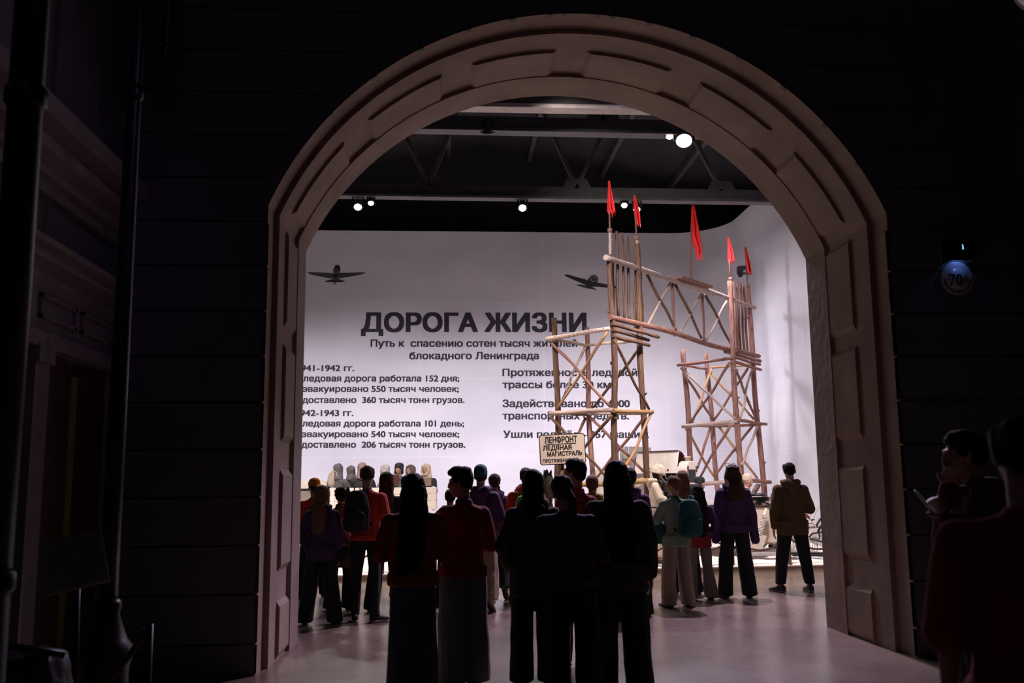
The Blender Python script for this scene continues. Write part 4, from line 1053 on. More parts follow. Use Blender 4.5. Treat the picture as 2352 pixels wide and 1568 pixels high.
person('young man with a quiff, dark red sweater and grey trousers, face turned left in profile', 1064, 7.6, 1.67, 22, head=(58, -6, 0), top='sweater', topc=('dark_red', (.30, .012, .012)), hem=.86, hair='quiff', hairc='dark', legs='baggy', legc=('grey_green', (.20, .20, .185)), arms=('folded', 'folded'), collar=('blue_grey', (.05, .07, .10)), wide=1.06, stance=.035)
person('person in an olive jacket hidden behind the quiffed young man', 1034, 12.4, 1.46, 0, top='jacket', topc=OLIVE, hair='short', legs='straight', legc=BLK, hood=True)
person('man in a teal cap, purple hoodie and beige trousers, stepping forward', 1104, 11.9, 1.745, -6, cap=('beanie', TEAL), top='hoodie', topc=PURPLE, hem=.86, hair='buzz', hairc='brown', legs='baggy', legc=BEIGE, arms=('pocket', 'folded'), hood=True, collar=('orange_red', (.55, .06, .02)), steps=(.12, -.22), liftheel=(0, .07), stance=.05, shoec=(.30, .22, .14), wide=1.1, toe=(8, 25))
person('woman with a dark braid, purple hoodie and black trousers beside the teal capped man', 1136, 13.0, 1.66, -5, top='hoodie', topc=PURPLE, hair='braid', hairc='brown', bun=.03, legs='wide', legc=BLK, collar=('orange_red', (.55, .06, .02)), steps=(.1, -.2), liftheel=(0, .10), shoec=(.10, .07, .05), stance=.07, hood=True)
r_, W_, _ = person('person in a bright red hooded jacket behind the woman with the bob', 1208, 12.6, 1.73, 0, top='jacket', topc=('bright_red', (.62, .035, .015)), hood=True, hair='short', legs='straight', legc=BLK, wide=1.15)
backpack('bright green backpack on the person in the red jacket', W_, r_, ('bright_green', (.10, .36, .05)), z=1.17, s=1.25)
person('woman with a dark bob and dark olive hooded jacket, left of the ponytailed one', 1224, 7.6, 1.65, -4, top='jacket', topc=DKOL, hem=.70, hemw=1.05, hair='bob', hairc='dark', hood=True, stance=.04, legs='wide', legc=BLK, arms=('pocket', 'pocket'), wide=1.05, shoec=(.2, .2, .2))
person('woman with a brown side ponytail in a dark purple top, central in the foreground', 1308, 6.95, 1.60, -12, head=(8, -4, -9), shift=-.06, top='hoodie', topc=PURPLE, hem=.88, hair='ponytail', hairc='brown', bun=.02, legs='baggy', legc=BLK, arms=('folded', 'folded'), wide=1.18, stance=.05)
person('dark haired man with face turned left and red collar, behind the ponytailed woman', 1322, 8.4, 1.75, 30, head=(30, 0, 0), top='tee', topc=('dark_red', (.30, .012, .012)), hair='short', hairc='dark', legs='straight', legc=BLK, collar=('orange_red', (.55, .06, .02)))
person('light haired person in a mustard jacket behind the central foreground group', 1360, 11.5, 1.62, -8, top='jacket', topc=('mustard', (.30, .17, .02)), hood=True, hair='short', hairc='light', legs='straight', legc=BLK, collar=('orange_red', (.55, .06, .02)))
person('woman with very long dark hair and long dark olive coat, right of the foreground group', 1416, 7.3, 1.71, -3, top='coat', topc=DKOL, hem=.74, hemw=1.06, hair='verylong', hairc='dark', legs='baggy', legc=BLK, arms=('folded', 'loose'), hairw=1.4, stance=.06, wide=1.12, bun=-.02)
person('dark haired person in a purple hoodie just behind the very long haired woman', 1446, 11.1, 1.70, 0, top='hoodie', topc=('light_purple', (.10, .035, .16)), hair='short', hairc='dark', legs='straight', legc=BLK, hood=True, wide=1.05)
r_, W_, _ = person('boy in a pale green tee and beige trousers with a teal backpack, looking left', 1548, 11.85, 1.60, 14, head=(45, -3, 0), top='tee', topc=('pale_green', (.22, .33, .22)), hem=.80, hemw=1.08, sleeve='half', hair='short', hairc='light', legs='wide', legc=('sand', (.30, .23, .17)), arms=('lap', 'pocket'), stance=.07, shoec=(.34, .28, .2), wide=1.05, toe=(10, 30))
backpack('teal backpack slung on the boy in the pale green tee', W_, r_, TEAL, x=.10, z=1.17, s=1.05)
bm = bmesh.new(); lathe(bm, [(.01, .10), (.07, .09), (.10, .03), (.17, .0), (.16, -.012), (.02, 0)], 24); fixn(bm)
o = obj('bucket_hat', bm, cloth(*TEAL), None, True); o.location = W_(-.20, .10, 1.02); o.rotation_euler = (R(75), R(15), R(-20)); tag(o, 'teal brimmed hat held at the left side of the boy in green', 'hat')
person('woman with straight light brown hair behind the boy in the green tee', 1567, 13.1, 1.68, 0, top='hoodie', topc=PURPLE, hair='long', hairc='light', legs='straight', legc=BLK)
person('girl with long dark hair, purple jacket over a red shirt and grey flared trousers', 1600, 12.5, 1.49, 6, top='sweater', topc=PURPLE, hem=.98, hair='verylong', hairc='dark', legs='flare', legc=GREY, arms=('clasp', 'pocket'), stance=.09, wide=1.05, extra='red')
o_ = COL.objects[-1]
def under_hem(label_part, root_label, c, z0, z1, k, w=.205, d=.165):
    for o in COL.objects:
        if o.get('label') == root_label:
            melt(label_part, [[(V((0, 0, z0)), (w, d, .012)), (V((0, 0, z1)), (w*.9, d*.9, .02))]], cloth(*c), o, .011, 3, k, ripple=.006)
under_hem('shirt_hem', 'girl with long dark hair, purple jacket over a red shirt and grey flared trousers', ('crimson', (.22, .012, .012)), .80, 1.02, 1.49/1.75)
r_, W_, q_ = person('woman with sunglasses on her wavy hair, purple hoodie and wide black trousers', 1682, 12.65, 1.75, -2, top='hoodie', topc=PURPLE, hem=.85, hair='wavy', hairc='brown', hood=True, sleeve='over', legs='wide', legc=BLK, arms=(((.225, -.02, 1.11), (.245, .02, .85)), ((.23, -.02, 1.11), (.275, .03, .84))), stance=.09, wide=1.05)
bm = bmesh.new()
for s in (-1, 1):
    c = q_['hc']+V((s*.038, .06, .125)); tube(bm, [c*q_['k']+V((math.cos(2*PI*i/14)*.03, math.sin(2*PI*i/14)*.012, math.sin(2*PI*i/14)*.022)) for i in range(15)], .004, 6)
    tube(bm, [c*q_['k']+V((s*.03, 0, 0)), c*q_['k']+V((s*.05, -.10, -.04))], .004, 6)
fixn(bm); obj('sunglasses', bm, M_BLACK, r_, True)
r_, W_, q_ = person('man in an olive hooded parka, black joggers and trainers, rightmost at the kerb', 1814, 13.1, 1.79, -6, top='jacket', topc=OLIVE, hem=.76, hemw=1.02, hair='buzz', hairc='dark', hood=True, legs='jogger', legc=BLK, arms=('loose', 'folded'), stance=.125, steps=(.0, .02), toe=(35, -8), shoec=(.035, .03, .035), solec=(.34, .26, .22), wide=1.1)
bm = bmesh.new(); lathe(bm, [(.045, 0), (.045, .006), (.02, .010)], 20, mtx=Matrix.Rotation(R(-90), 4, 'Y')); fixn(bm)
o = obj('sleeve_badge', bm, M_WHITE, r_); o.location = (-.292, -.05, 1.30)
r_, W_, q_ = person('man in dark red holding up a phone beside the right wall, in profile', 2232, 4.75, 1.80, 68, head=(8, -8, 0), top='jacket', topc=('wine', (.10, .010, .012)), hair='short', hairc='dark', legs='straight', legc=BLK, arms=(((.22, .02, 1.12), (.10, .14, 1.32)), ((.20, .12, 1.18), (.05, .10, 1.47))), hood=True, sleeve='long')
ph = W_(-.075, .235, 1.40); bm = bmesh.new(); box(bm, (-.037, -.004, -.075), (.037, .004, .075)); bevel(bm, .003)
o = obj('smartphone', bm, M_BLACK); o.location = ph; o.rotation_euler = (R(-35), 0, R(68)); tag(o, 'black smartphone held out by the man beside the right wall', 'phone')
bm = bmesh.new(); box(bm, (-.034, -.0055, -.07), (.034, -.0045, .07)); fixn(bm); obj('screen', bm, mat('phone_screen', (.1, .1, .12), .2, 0, emit=(.6, .6, .75), estr=.1), o)
person('man in a red tee cut off by the right edge, nearest to the camera', 2352, 2.75, 1.75, -22, top='tee', topc=('dark_red', (.30, .012, .012)), hair='buzz', hairc='dark', sleeve='half', legs='straight', legc=('slate', (.04, .045, .06)), wide=1.2, arms=('loose', 'down'))
# ================================================================== DISPLAY PROPS
def grp(parent, name, m, fn, smooth=False): return part(name, m, parent, fn, smooth)
def wheel(parent, c, r=.36, wd=.14, axis='y'):
    mt = Matrix.Rotation(R(90), 4, 'X')
    bm = bmesh.new(); lathe(bm, [(r*.55, -wd/2), (r*.95, -wd/2), (r, -wd*.3), (r, wd*.3), (r*.95, wd/2), (r*.55, wd/2)], 28, mtx=mt); fixn(bm); wl = obj('wheel', bm, M_BLACK, parent, True); wl.location = c
    bm = bmesh.new(); lathe(bm, [(.03, -wd*.55), (r*.5, -wd*.4), (r*.56, -wd*.2), (r*.56, wd*.2), (r*.5, wd*.4), (.03, wd*.55)], 24, mtx=mt); fixn(bm); obj('hub', bm, M_WHITE, wl, True)
# --- truck bed with huddled passengers, on the left
TY = 18.7
tx0, tx1 = at(757, 1140, TY).x, at(1002, 1140, TY).x
zr, zb0 = at(880, 1119, TY).z, at(880, 1166, TY).z
tk = empty('cargo_truck', ((tx0+tx1)/2, TY, .22), 0, 'white plank sided truck bed full of huddled passengers, at the left of the display', 'truck')
hl = (tx1-tx0)/2; zr -= .22; zb0 -= .22
grp(tk, 'bed_floor', M_WHITE, lambda b: box(b, (-hl, 0, zb0-.06), (hl, 1.5, zb0)))
for yy in (0, 1.47):
    def sb(b):
        for i in range(3):
            h = (zr-zb0)/3; box(b, (-hl, yy, zb0+h*i+.003), (hl, yy+.03, zb0+h*(i+1)-.003))
    s = grp(tk, 'side_board', M_WHITE, sb)
    for i in range(5):
        x = -hl+.06+(2*hl-.12)*i/4
        grp(s, 'batten', M_WHITE, lambda b: box(b, (x-.03, yy-.02 if yy == 0 else yy+.03, zb0-.03), (x+.03, yy if yy == 0 else yy+.05, zr+.01)))
for x in (-hl, hl-.03): grp(tk, 'end_board', M_WHITE, lambda b: [box(b, (x, .035, zb0+(zr-zb0)/3*i+.006), (x+.03, 1.465, zb0+(zr-zb0)/3*(i+1)-.006)) for i in range(3)])
for x, y in ((-.5, .1), (.5, .1), (-.5, 1.4), (.5, 1.4)): wheel(tk, (x, y, .36))
grp(tk, 'chassis', M_BLACK, lambda b: box(b, (-hl-1.2, .45, .5), (hl, 1.05, .62)))
grp(tk, 'cab', M_WHITE, lambda b: prism(b, [(-hl-1.5, .62), (-hl-.08, .62), (-hl-.08, 1.32), (-hl-.25, 1.40), (-hl-1.3, 1.36), (-hl-1.5, 1.1)], .1, 1.4))
grp(tk, 'sun_visor', M_BLACK, lambda b: box(b, (-hl-.75, -.06, 1.20), (-hl-.05, .08, 1.245)))
seatz = zb0+.18
def rider(px, dy, h, hd, label, cap, topc, sit=.12, head=(0, 0, 0), arms=('lap', 'lap'), **kw):
    return person(label, px, TY+dy, h, hd, kind='mannequin', group='mannequins riding in the truck', loc=V((at(px, 1100, TY+dy).x, TY+dy, seatz)), sit=sit, cap=cap, top='coat', topc=topc, hem=.80, hair=None, arms=arms, legs='padded', legc=('dull', (.05, .045, .045)), head=head, vox=.013, wide=1.12, **kw)
GRYW = ('ash_grey', (.10, .095, .105)); 
a_ = rider(776, .28, 1.62, -25, 'wrapped grey mannequin at the left end of the truck, pale sack behind', ('wrap', GRYW), ('ash_coat', (.075, .072, .082)))
rider(806, .72, 1.55, -12, 'mannequin in a knotted grey headcloth, second from the left in the truck', ('wrap', ('mid_grey', (.12, .105, .11))), ('warm_grey', (.11, .10, .105)))
rider(832, .30, 1.66, 0, 'mannequin in a dusty pink brown headscarf, mostly behind the man with the backpack', ('scarf', ('dusty_pink', (.26, .17, .16))), ('black2', (.02, .02, .022)))
rider(884, .90, 1.60, 75, 'mannequin in a whitish headscarf turned left, middle of the truck', ('scarf', ('off_white', (.50, .47, .48))), ('pale_grey', (.30, .28, .29)))
rider(917, 1.10, 1.66, 150, 'mannequin in a dark flapped fur hat and grey scarf, tallest of the right three', ('ushanka', ('slate_fur', (.03, .03, .036))), ('slate_coat', (.07, .072, .085)), head=(0, 0, 0))
rider(943, .62, 1.57, 140, 'mannequin in a mottled brown headscarf, second from the right in the truck', ('scarf', ('mottled_brown', (.13, .095, .095))), ('mouse', (.20, .19, .195)))
b_ = rider(979, 1.0, 1.62, 152, 'mannequin in a cream headscarf and black coat at the right end of the truck', ('scarf', ('cream', (.66, .54, .42))), ('coal', (.022, .022, .026)))
p = at(761, 1096, TY+.25); t = empty('sack', (p.x, p.y, p.z-.2), 0, 'pale canvas sack on the back of the leftmost truck passenger', 'sack')
melt('bag', [[(V((0, 0, .08)), (.085, .08, .08)), (V((.01, 0, .20)), (.08, .07, .08)), (V((.05, 0, .32)), (.04, .04, .04))]], cloth('canvas', (.40, .33, .28)), t, .012, 3, ripple=.012)
grp(t, 'shoulder_strap', cloth('canvas', (.40, .33, .28)), lambda b: tube(b, [V((.05, -.04, .32)), V((.10, -.07, .30)), V((.13, -.05, .18)), V((.07, -.03, .05))], .010, 8))
for px, py, w_, h_, lab, m in ((979, 1106, .20, .17, 'small tan box on the lap of the cream scarfed mannequin', M_CREAM), (907, 1101, .16, .2, 'red brown case held by the fur hatted mannequin', M_RUST)):
    p = at(px, py, TY+.42); t = empty('suitcase', (p.x, p.y, p.z-h_/2), 0, lab, 'case')
    grp(t, 'case_body', mat('tan_card', (.33, .22, .16), .7) if m is M_CREAM else m, lambda b: (box(b, (-w_/2, -.06, 0), (w_/2, .06, h_)), bevel(b, .008)))
    grp(t, 'handle', M_BLACK, lambda b: tube(b, [V((-.04, 0, h_)), V((-.03, 0, h_+.03)), V((.03, 0, h_+.03)), V((.04, 0, h_))], .006, 6))

# --- soldier in snow camouflage
sz = .17
WH = ('snow_camo', (.60, .50, .40))
r_, W_, q_ = person('mannequin soldier in mottled white camouflage and helmet, standing by the rope', 1506, 16.15, 1.63, -104, kind='mannequin', group='mannequin soldiers', loc=V((at(1506, 1100, 16.15).x, 16.15, sz)), head=(6, -14, 0), cap=('helmet', None), top='jacket', topc=WH, hem=.90, hair=None, legs='padded', legc=WH, arms=('lap', 'lap'), stance=.06, shoec=(.10, .05, .03), hood=True, vox=.010, wide=1.05, collar=('khaki', (.18, .13, .07)))
melt('belt', [[(V((0, 0, .985)), (.195, .155, .022)), (V((0, 0, 1.0)), (.195, .155, .022))]], cloth('leather', (.07, .025, .018)), r_, .011, 2, q_['k'])
melt('balaclava', [[(q_['hc']+q_['hm'] @ V((0, -.03, .0)), (.082, .085, .09), q_['hm']), (q_['hc']+q_['hm'] @ V((0, .0, -.10)), (.065, .07, .04), q_['hm']), (q_['Z'](0, -.01, 1.46), (.075, .07, .04))]], cloth('dark_knit', (.03, .022, .016)), r_, .010, 2, q_['k'])
for i in range(14):
    a = rnd.uniform(-.4, 2.4); z = rnd.uniform(.0, .10); hc, hm = q_['hc'], q_['hm']
r_, W_, q_ = person('mannequin soldier in white with a grey cap, seen through the left tower', 1441, 18.15, 1.70, -80, kind='mannequin', group='mannequin soldiers', loc=V((at(1441, 1100, 18.05).x, 18.05, .36)), cap=('beanie', ('grey_cap', (.25, .22, .18))), top='jacket', topc=WH, hem=.86, hair=None, legs='padded', legc=WH, arms=('phone', 'phone'), hood=True, vox=.012)
# --- truck with the open bonnet between the towers
fr_ = at(1588, 1100, 18.5)
t2 = empty('truck', (fr_.x, fr_.y, .26), R(-48), 'white wartime truck with raised bonnet and exposed engine between the towers', 'truck')
zt = at(1588, 1058, 18.5).z-.26
def radiator(b):
    pr = [(-.19, .55), (.19, .55), (.19, zt-.14), (.14, zt-.04), (.06, zt), (-.06, zt), (-.14, zt-.04), (-.19, zt-.14)]
    prism(b, pr, -.19, .02, lambda u, v, y: V((y, u, v)))
grp(t2, 'radiator_shell', M_WHITE, lambda b: (radiator(b), bevel(b, .02)))
for z0, z1 in ((zt-.42, zt-.17), (zt-.70, zt-.46)):
    grp(t2, 'radiator_opening', M_BLACK, lambda b: (box(b, (.018, -.12, z0), (.03, .12, z1)), bevel(b, .005)))
for s in (-1, 1): grp(t2, 'latch', M_RUST, lambda b: box(b, (.02, s*.15-.012, zt-.22), (.045, s*.15+.012, zt-.10)))
grp(t2, 'radiator_cap', M_CREAM, lambda b: lathe(b, [(.05, zt-.01), (.05, zt+.06), (.072, zt+.065), (.072, zt+.085), (.01, zt+.09)], 20, c=(-.07, 0, 0)), True)
def engine(b):
    box(b, (-.80, -.20, .62), (-.20, .20, zt-.36)); box(b, (-.74, -.14, zt-.36), (-.26, .14, zt-.24))
    for i in range(5): tube(b, [V((-.72+.11*i, -.21, .8)), V((-.70+.11*i, -.26, 1.05)), V((-.66+.11*i, -.16, zt-.30))], .018, 8)
    tube(b, [V((-.78, -.24, 1.0)), V((-.2, -.26, 1.12))], .03, 10)
grp(t2, 'engine', M_BLACK, engine)
for i in range(4): grp(t2, 'ignition_wire', mat('grey_wire', (.3, .3, .33), .4), lambda b: tube(b, [V((-.74+.13*i, -.16, zt-.26)), V((-.68+.12*i, -.25, zt-.30)), V((-.5+.08*i, -.27, zt-.42-.02*i))], .007, 6))
th = at(1540, 1033, 18.4).z-.26
grp(t2, 'bonnet', M_WHITE, lambda b: (box(b, (-1.22, -.012, 0), (-.19, .012, th-zt+.26), Matrix.Translation((0, -.24, zt-.24)) @ Matrix.Rotation(R(-16), 4, 'X')), bevel(b, .006)))
bp = COL.objects[-1]
grp(bp, 'pressed_panel', M_WHITE, lambda b: (box(b, (-.86, -.028, .10), (-.50, -.012, .36), Matrix.Translation((0, -.24, zt-.24)) @ Matrix.Rotation(R(-16), 4, 'X')), bevel(b, .012)))
for x in (-1.0, -.38): grp(bp, 'bonnet_latch', M_RUST, lambda b: box(b, (x-.015, -.035, .05), (x+.015, -.012, .075), Matrix.Translation((0, -.24, zt-.24)) @ Matrix.Rotation(R(-16), 4, 'X')))
def hoodback(b):
    top = []
    for i in range(9):
        a = PI*.5*i/8; y, z = -.16+.34*math.sin(a)*.9, zt-.1+(th-zt+.10)*math.cos(a)*1.0
        top.append((y, z))
    for i in range(8):
        v = [b.verts.new((x, y, z)) for x, (y, z) in ((-1.2, top[i]), (-.19, top[i]), (-.19, top[i+1]), (-1.2, top[i+1]))]; b.faces.new(v)
    bmesh.ops.remove_doubles(b, verts=b.verts, dist=1e-4)
    bmesh.ops.solidify(b, geom=b.faces[:], thickness=.012)
grp(t2, 'bonnet_lining', M_RUST, hoodback)
grp(t2, 'cab', M_WHITE, lambda b: (prism(b, [(-2.1, .55), (-1.25, .55), (-1.25, zt-.25), (-1.35, zt-.12), (-1.9, zt-.12), (-2.1, zt-.3)], -.62, .62), bevel(b, .02)))
grp(t2, 'windscreen', mat('grey_sheet', (.34, .32, .35), .5), lambda b: [box(b, (-1.42+.10*math.sin(PI*i/10)-.006, -.6+.12*i, zt-.14), (-1.42+.10*math.sin(PI*i/10)+.006, -.6+.12*(i+1), zt+.32)) for i in range(10)])
for s in (-1, 1):
    grp(t2, 'fender', M_WHITE, lambda b: [box(b, (-.60+.09*i, s*.62-.14, .66+.22*math.sin(PI*i/9)), (-.50+.09*i, s*.62+.14, .69+.22*math.sin(PI*i/9))) for i in range(10)])
    for x in (-.25, -1.75): wheel(t2, (x, s*.62, .36))
grp(t2, 'chassis', M_BLACK, lambda b: box(b, (-2.1, -.3, .42), (.05, .3, .56)))
# --- armed motor sleigh
HY = 16.75
hx0, hx1 = at(1590, 1200, HY).x, at(1838, 1200, HY).x
zri = at(1700, 1165, HY).z; zbo = at(1700, 1246, HY).z
sl = empty('motor_sleigh', ((hx0+hx1)/2, HY, snow_z(5.3, HY)), 0, 'cream hulled motor sleigh with a machine gun, in front of the right tower', 'sleigh')
zo = sl.location.z; hl = (hx1-hx0)/2; zri -= zo; zbo -= zo
def hull_fn(b):
    pr = [(-hl, zbo+.08), (-hl+.15, zbo), (hl-.35, zbo), (hl, zri-.1), (hl-.02, zri), (-hl, zri)]
    prism(b, pr, 0, .04); prism(b, pr, .91, .95)
    box(b, (-hl+.15, .04, zbo), (hl-.35, .91, zbo+.04)); box(b, (-hl, .04, zbo+.08), (-hl+.04, .91, zri))
    prism(b, [(hl-.35, zbo), (hl, zri-.1), (hl-.05, zri-.1), (hl-.40, zbo+.03)], .04, .91)
grp(sl, 'hull', M_CREAM, hull_fn)
grp(sl, 'rim', M_BLACK, lambda b: [box(b, (-hl, -.02, zri), (hl-.03, .03, zri+.025)), box(b, (-hl, .92, zri), (hl-.03, .97, zri+.025))])
grp(sl, 'plank', M_PEEL, lambda b: box(b, (-hl, -.05, zbo+.12), (-hl+.62, -.005, zbo+.20)))
cx_ = at(1752, 1200, HY-.12).x-sl.location.x; cz0, cz1 = at(1742, 1228, HY-.12).z-zo, at(1757, 1178, HY-.12).z-zo
a, b2 = V((cx_-.075, -.12, cz0)), V((cx_+.05, -.12, cz1))
def coil(b):
    pts = []; n = 15; d = (b2-a); x, y = frame_of(d)
    for i in range(n*12+1):
        t_ = i/(n*12); pts.append(a+d*t_+x*(.045*math.cos(2*PI*i/12))+y*(.045*math.sin(2*PI*i/12)))
    tube(b, pts, .009, 6)
grp(sl, 'coil_spring', M_WHITE, coil); grp(sl, 'strut', M_CREAM, lambda b: (tube(b, [a-(b2-a)*.35, b2+(b2-a)*.22], .026, 12), tube(b, [a-(b2-a)*.38, a-(b2-a)*.05], .05, 12)))
grp(sl, 'strut_bracket', M_CREAM, lambda b: prism(b, [(cx_-.42, cz0-.22), (cx_-.05, cz0-.26), (cx_+.05, cz0-.02), (cx_-.14, cz0+.04)], -.16, -.04))
for yy, x0, x1 in ((-.20, cx_-.5, cx_+.55), (1.05, -.3, .75)):
    def ski(b):
        pts = [(x0+(x1-x0)*i/12, .05 + (.16*((i-9)/3)**2 if i > 9 else 0)) for i in range(13)]
        for i in range(12):
            (xa, za), (xb, zb_) = pts[i], pts[i+1]
            prism(b, [(xa, za), (xb, zb_), (xb, zb_+.05), (xa, za+.05)], yy-.08, yy+.08)
    grp(sl, 'ski', mat('ski_grey', (.38, .35, .36), .5), ski)
gp_ = at(1748, 1146, HY+.12); gun = empty('machine_gun', (gp_.x, HY+.18, zo+zri+.03), R(6), 'black machine gun with drum magazine mounted on the sleigh rim', 'gun')
grp(gun, 'receiver', M_BLACK, lambda b: (box(b, (-.20, -.03, .08), (.16, .03, .15)), bevel(b, .006)))
grp(gun, 'drum_magazine', M_BLACK, lambda b: lathe(b, [(.02, .165), (.135, .165), (.14, .175), (.14, .20), (.11, .215), (.02, .22)], 26, c=(-.02, 0, 0)), True)
grp(gun, 'barrel', M_BLACK, lambda b: tube(b, [V((-.20, 0, .115)), V((-.24, 0, .115)), V((-.42, 0, .10))], [.03, .028, .022], 10))
grp(gun, 'grip', M_BLACK, lambda b: [tube(b, [V((.16, s*.03, .12)), V((.28, s*.06, .14)), V((.29, s*.06, .06))], .014, 8) for s in (-1, 1)])
grp(gun, 'sight', M_BLACK, lambda b: [tube(b, [V((.20, 0, .14)), V((.26, 0, .24)), V((.42, 0, .23))], .01, 6)])
grp(gun, 'mount', M_BLACK, lambda b: [tube(b, [V((0, 0, 0)), V((0, 0, .08))], .035, 10), tube(b, [V((-.2, -.02, .01)), V((.12, 0, .08))], .012, 8), tube(b, [V((.2, -.02, .01)), V((-.02, 0, .08))], .012, 8)])
person('mannequin gunner in a cream hat with black goggles, behind the machine gun', 1716, 17.25, 1.62, -120, kind='mannequin', group='mannequin soldiers', loc=V((at(1716, 1100, 17.3).x, 17.3, zo+.12)), sit=.56, cap=('beanie', ('cream_hat', (.62, .50, .38))), top='jacket', topc=WH, hem=.84, hair=None, legs='padded', legc=WH, arms=('phone', 'phone'), head=(-10, 0, 0), vox=.012, hood=True)
person('mannequin crewman in black fur hat and grey coat, seated in the sleigh', 1606, 17.25, 1.62, -110, kind='mannequin', group='mannequin soldiers', loc=V((at(1606, 1100, 17.3).x, 17.3, zo+.12)), sit=.52, cap=('ushanka', BLK), top='coat', topc=('greatcoat', (.085, .075, .08)), hem=.80, hair=None, legs='padded', legc=BLK, arms=('lap', 'lap'), vox=.012, collar='stand')
# --- black framed sled with white box and number plate at the right edge
p = at(1868, 1212, 16.6); ms = empty('sled', (p.x, 16.6, snow_z(p.x, 16.6)), R(-12), 'black tube framed sled with a small white box, beside the right jamb', 'sled'); zo = ms.location.z
def S_(px, py): q = at(px, py, 16.6)-V((p.x, 16.6, zo)); return V((q.x, 0, q.z))
grp(ms, 'body', M_WHITE, lambda b: prism(b, [(-.32, S_(1850, 1246).z), (.02, S_(1876, 1246).z), (S_(1877, 1212).x, S_(1877, 1212).z), (S_(1866, 1197).x, S_(1866, 1197).z), (-.32, S_(1850, 1197).z)], -.05, .45))
pb_ = COL.objects[-1]
grp(ms, 'number_plate', M_BLACK, lambda b: prism(b, [(S_(1853, 1201).x, S_(1853, 1201).z), (S_(1865, 1200).x, S_(1865, 1200).z), (S_(1871, 1209).x, S_(1871, 1209).z), (S_(1853, 1211).x, S_(1853, 1211).z)], -.062, -.052))
grp(COL.objects[-1], 'plate_face', M_BOARD, lambda b: prism(b, [(S_(1854, 1202.5).x, S_(1854, 1202.5).z), (S_(1864.5, 1201.5).x, S_(1864.5, 1201.5).z), (S_(1869, 1208).x, S_(1869, 1208).z), (S_(1854, 1209.5).x, S_(1854, 1209.5).z)], -.066, -.062))
grp(ms, 'seat', M_RUST, lambda b: prism(b, [(S_(1848, 1180).x, S_(1848, 1180).z), (S_(1856, 1180).x, S_(1856, 1180).z), (S_(1862, 1186).x, S_(1862, 1186).z), (S_(1863, 1193).x, S_(1863, 1193).z), (S_(1858, 1190).x, S_(1858, 1190).z), (S_(1848, 1185).x, S_(1848, 1185).z)], .1, .3))
def frame_(b):
    q = lambda x, y, dy=0: S_(x, y)+V((0, dy, 0))
    for dy in (-.1, .35):
        tube(b, [q(1857, 1233, dy), q(1864, 1224, dy), q(1885, 1221, dy), q(1890, 1233, dy), q(1887, 1243, dy), q(1858, 1236, dy)], .018, 8)
        tube(b, [q(1876, 1220, dy), q(1882, 1208, dy), q(1892, 1192, dy)], .022, 8)
        tube(b, [q(1871, 1209, dy), q(1886, 1210, dy)], .012, 8)
    tube(b, [q(1864, 1193), q(1868, 1205)], .014, 8); tube(b, [q(1862, 1193), q(1871, 1193)], .01, 8)
grp(ms, 'tube_frame', M_BLACK, frame_)
grp(ms, 'runner', M_BLACK, lambda b: [box(b, (-.4, dy-.03, .02), (.35, dy+.03, .05)) for dy in (-.1, .35)])
# --- horse beside the left tower
hz = .2
ho = empty('horse', (1.53, 16.98, hz-.05), R(-170), 'dark horse waiting left of the tall tower, only its ears clear of the crowd', 'horse')
M_HORSE = mat('horse_coat', (.012, .009, .008), .75, .2, 6, .1, 40, spec=.15)
hb = [[(V((0, -.62, 1.12)), (.25, .30, .27)), (V((0, -.1, 1.08)), (.25, .35, .28)), (V((0, .42, 1.10)), (.21, .25, .29))],
      [(V((0, .48, 1.18)), (.15, .20, .22)), (V((0, .72, 1.33)), (.10, .14, .16)), (V((0, .90, 1.44)), (.085, .11, .10))],
      [(V((0, .90, 1.46)), (.085, .11, .085)), (V((0, 1.12, 1.30)), (.065, .09, .07)), (V((0, 1.27, 1.17)), (.055, .06, .055))],
      [(V((0, -.84, 1.14)), .06), (V((0, -.98, .95)), .05), (V((0, -1.0, .55)), .04)]]
for s in (-1, 1):
    hb.append([(V((s*.05, .88, 1.53)), .03), (V((s*.062, .88, 1.60)), .012)])
    hb.append([(V((s*.13, .46, .95)), (.08, .11, .16)), (V((s*.13, .46, .55)), .058), (V((s*.13, .46, .30)), .035), (V((s*.13, .47, .10)), .04), (V((s*.13, .50, .03)), (.055, .065, .035))])
    hb.append([(V((s*.14, -.66, 1.0)), (.10, .18, .20)), (V((s*.14, -.56, .70)), .08), (V((s*.14, -.78, .46)), .048), (V((s*.14, -.74, .14)), .036), (V((s*.14, -.70, .03)), (.055, .065, .035))])
melt('body', hb, M_HORSE, ho, .018, 3)
melt('mane', [[(V((0, .82, 1.55)), (.03, .07, .06)), (V((0, .62, 1.42)), (.03, .07, .10)), (V((0, .45, 1.36)), (.025, .06, .06))]], M_BLACK, ho, .012, 2, ripple=.01, rs=30)
grp(ho, 'bridle', M_RUST, lambda b: tube(b, [V((.075*math.cos(2*PI*i/16), 1.12+.03*math.sin(2*PI*i/16), 1.30+.085*math.sin(2*PI*i/16))) for i in range(17)], .009, 6))

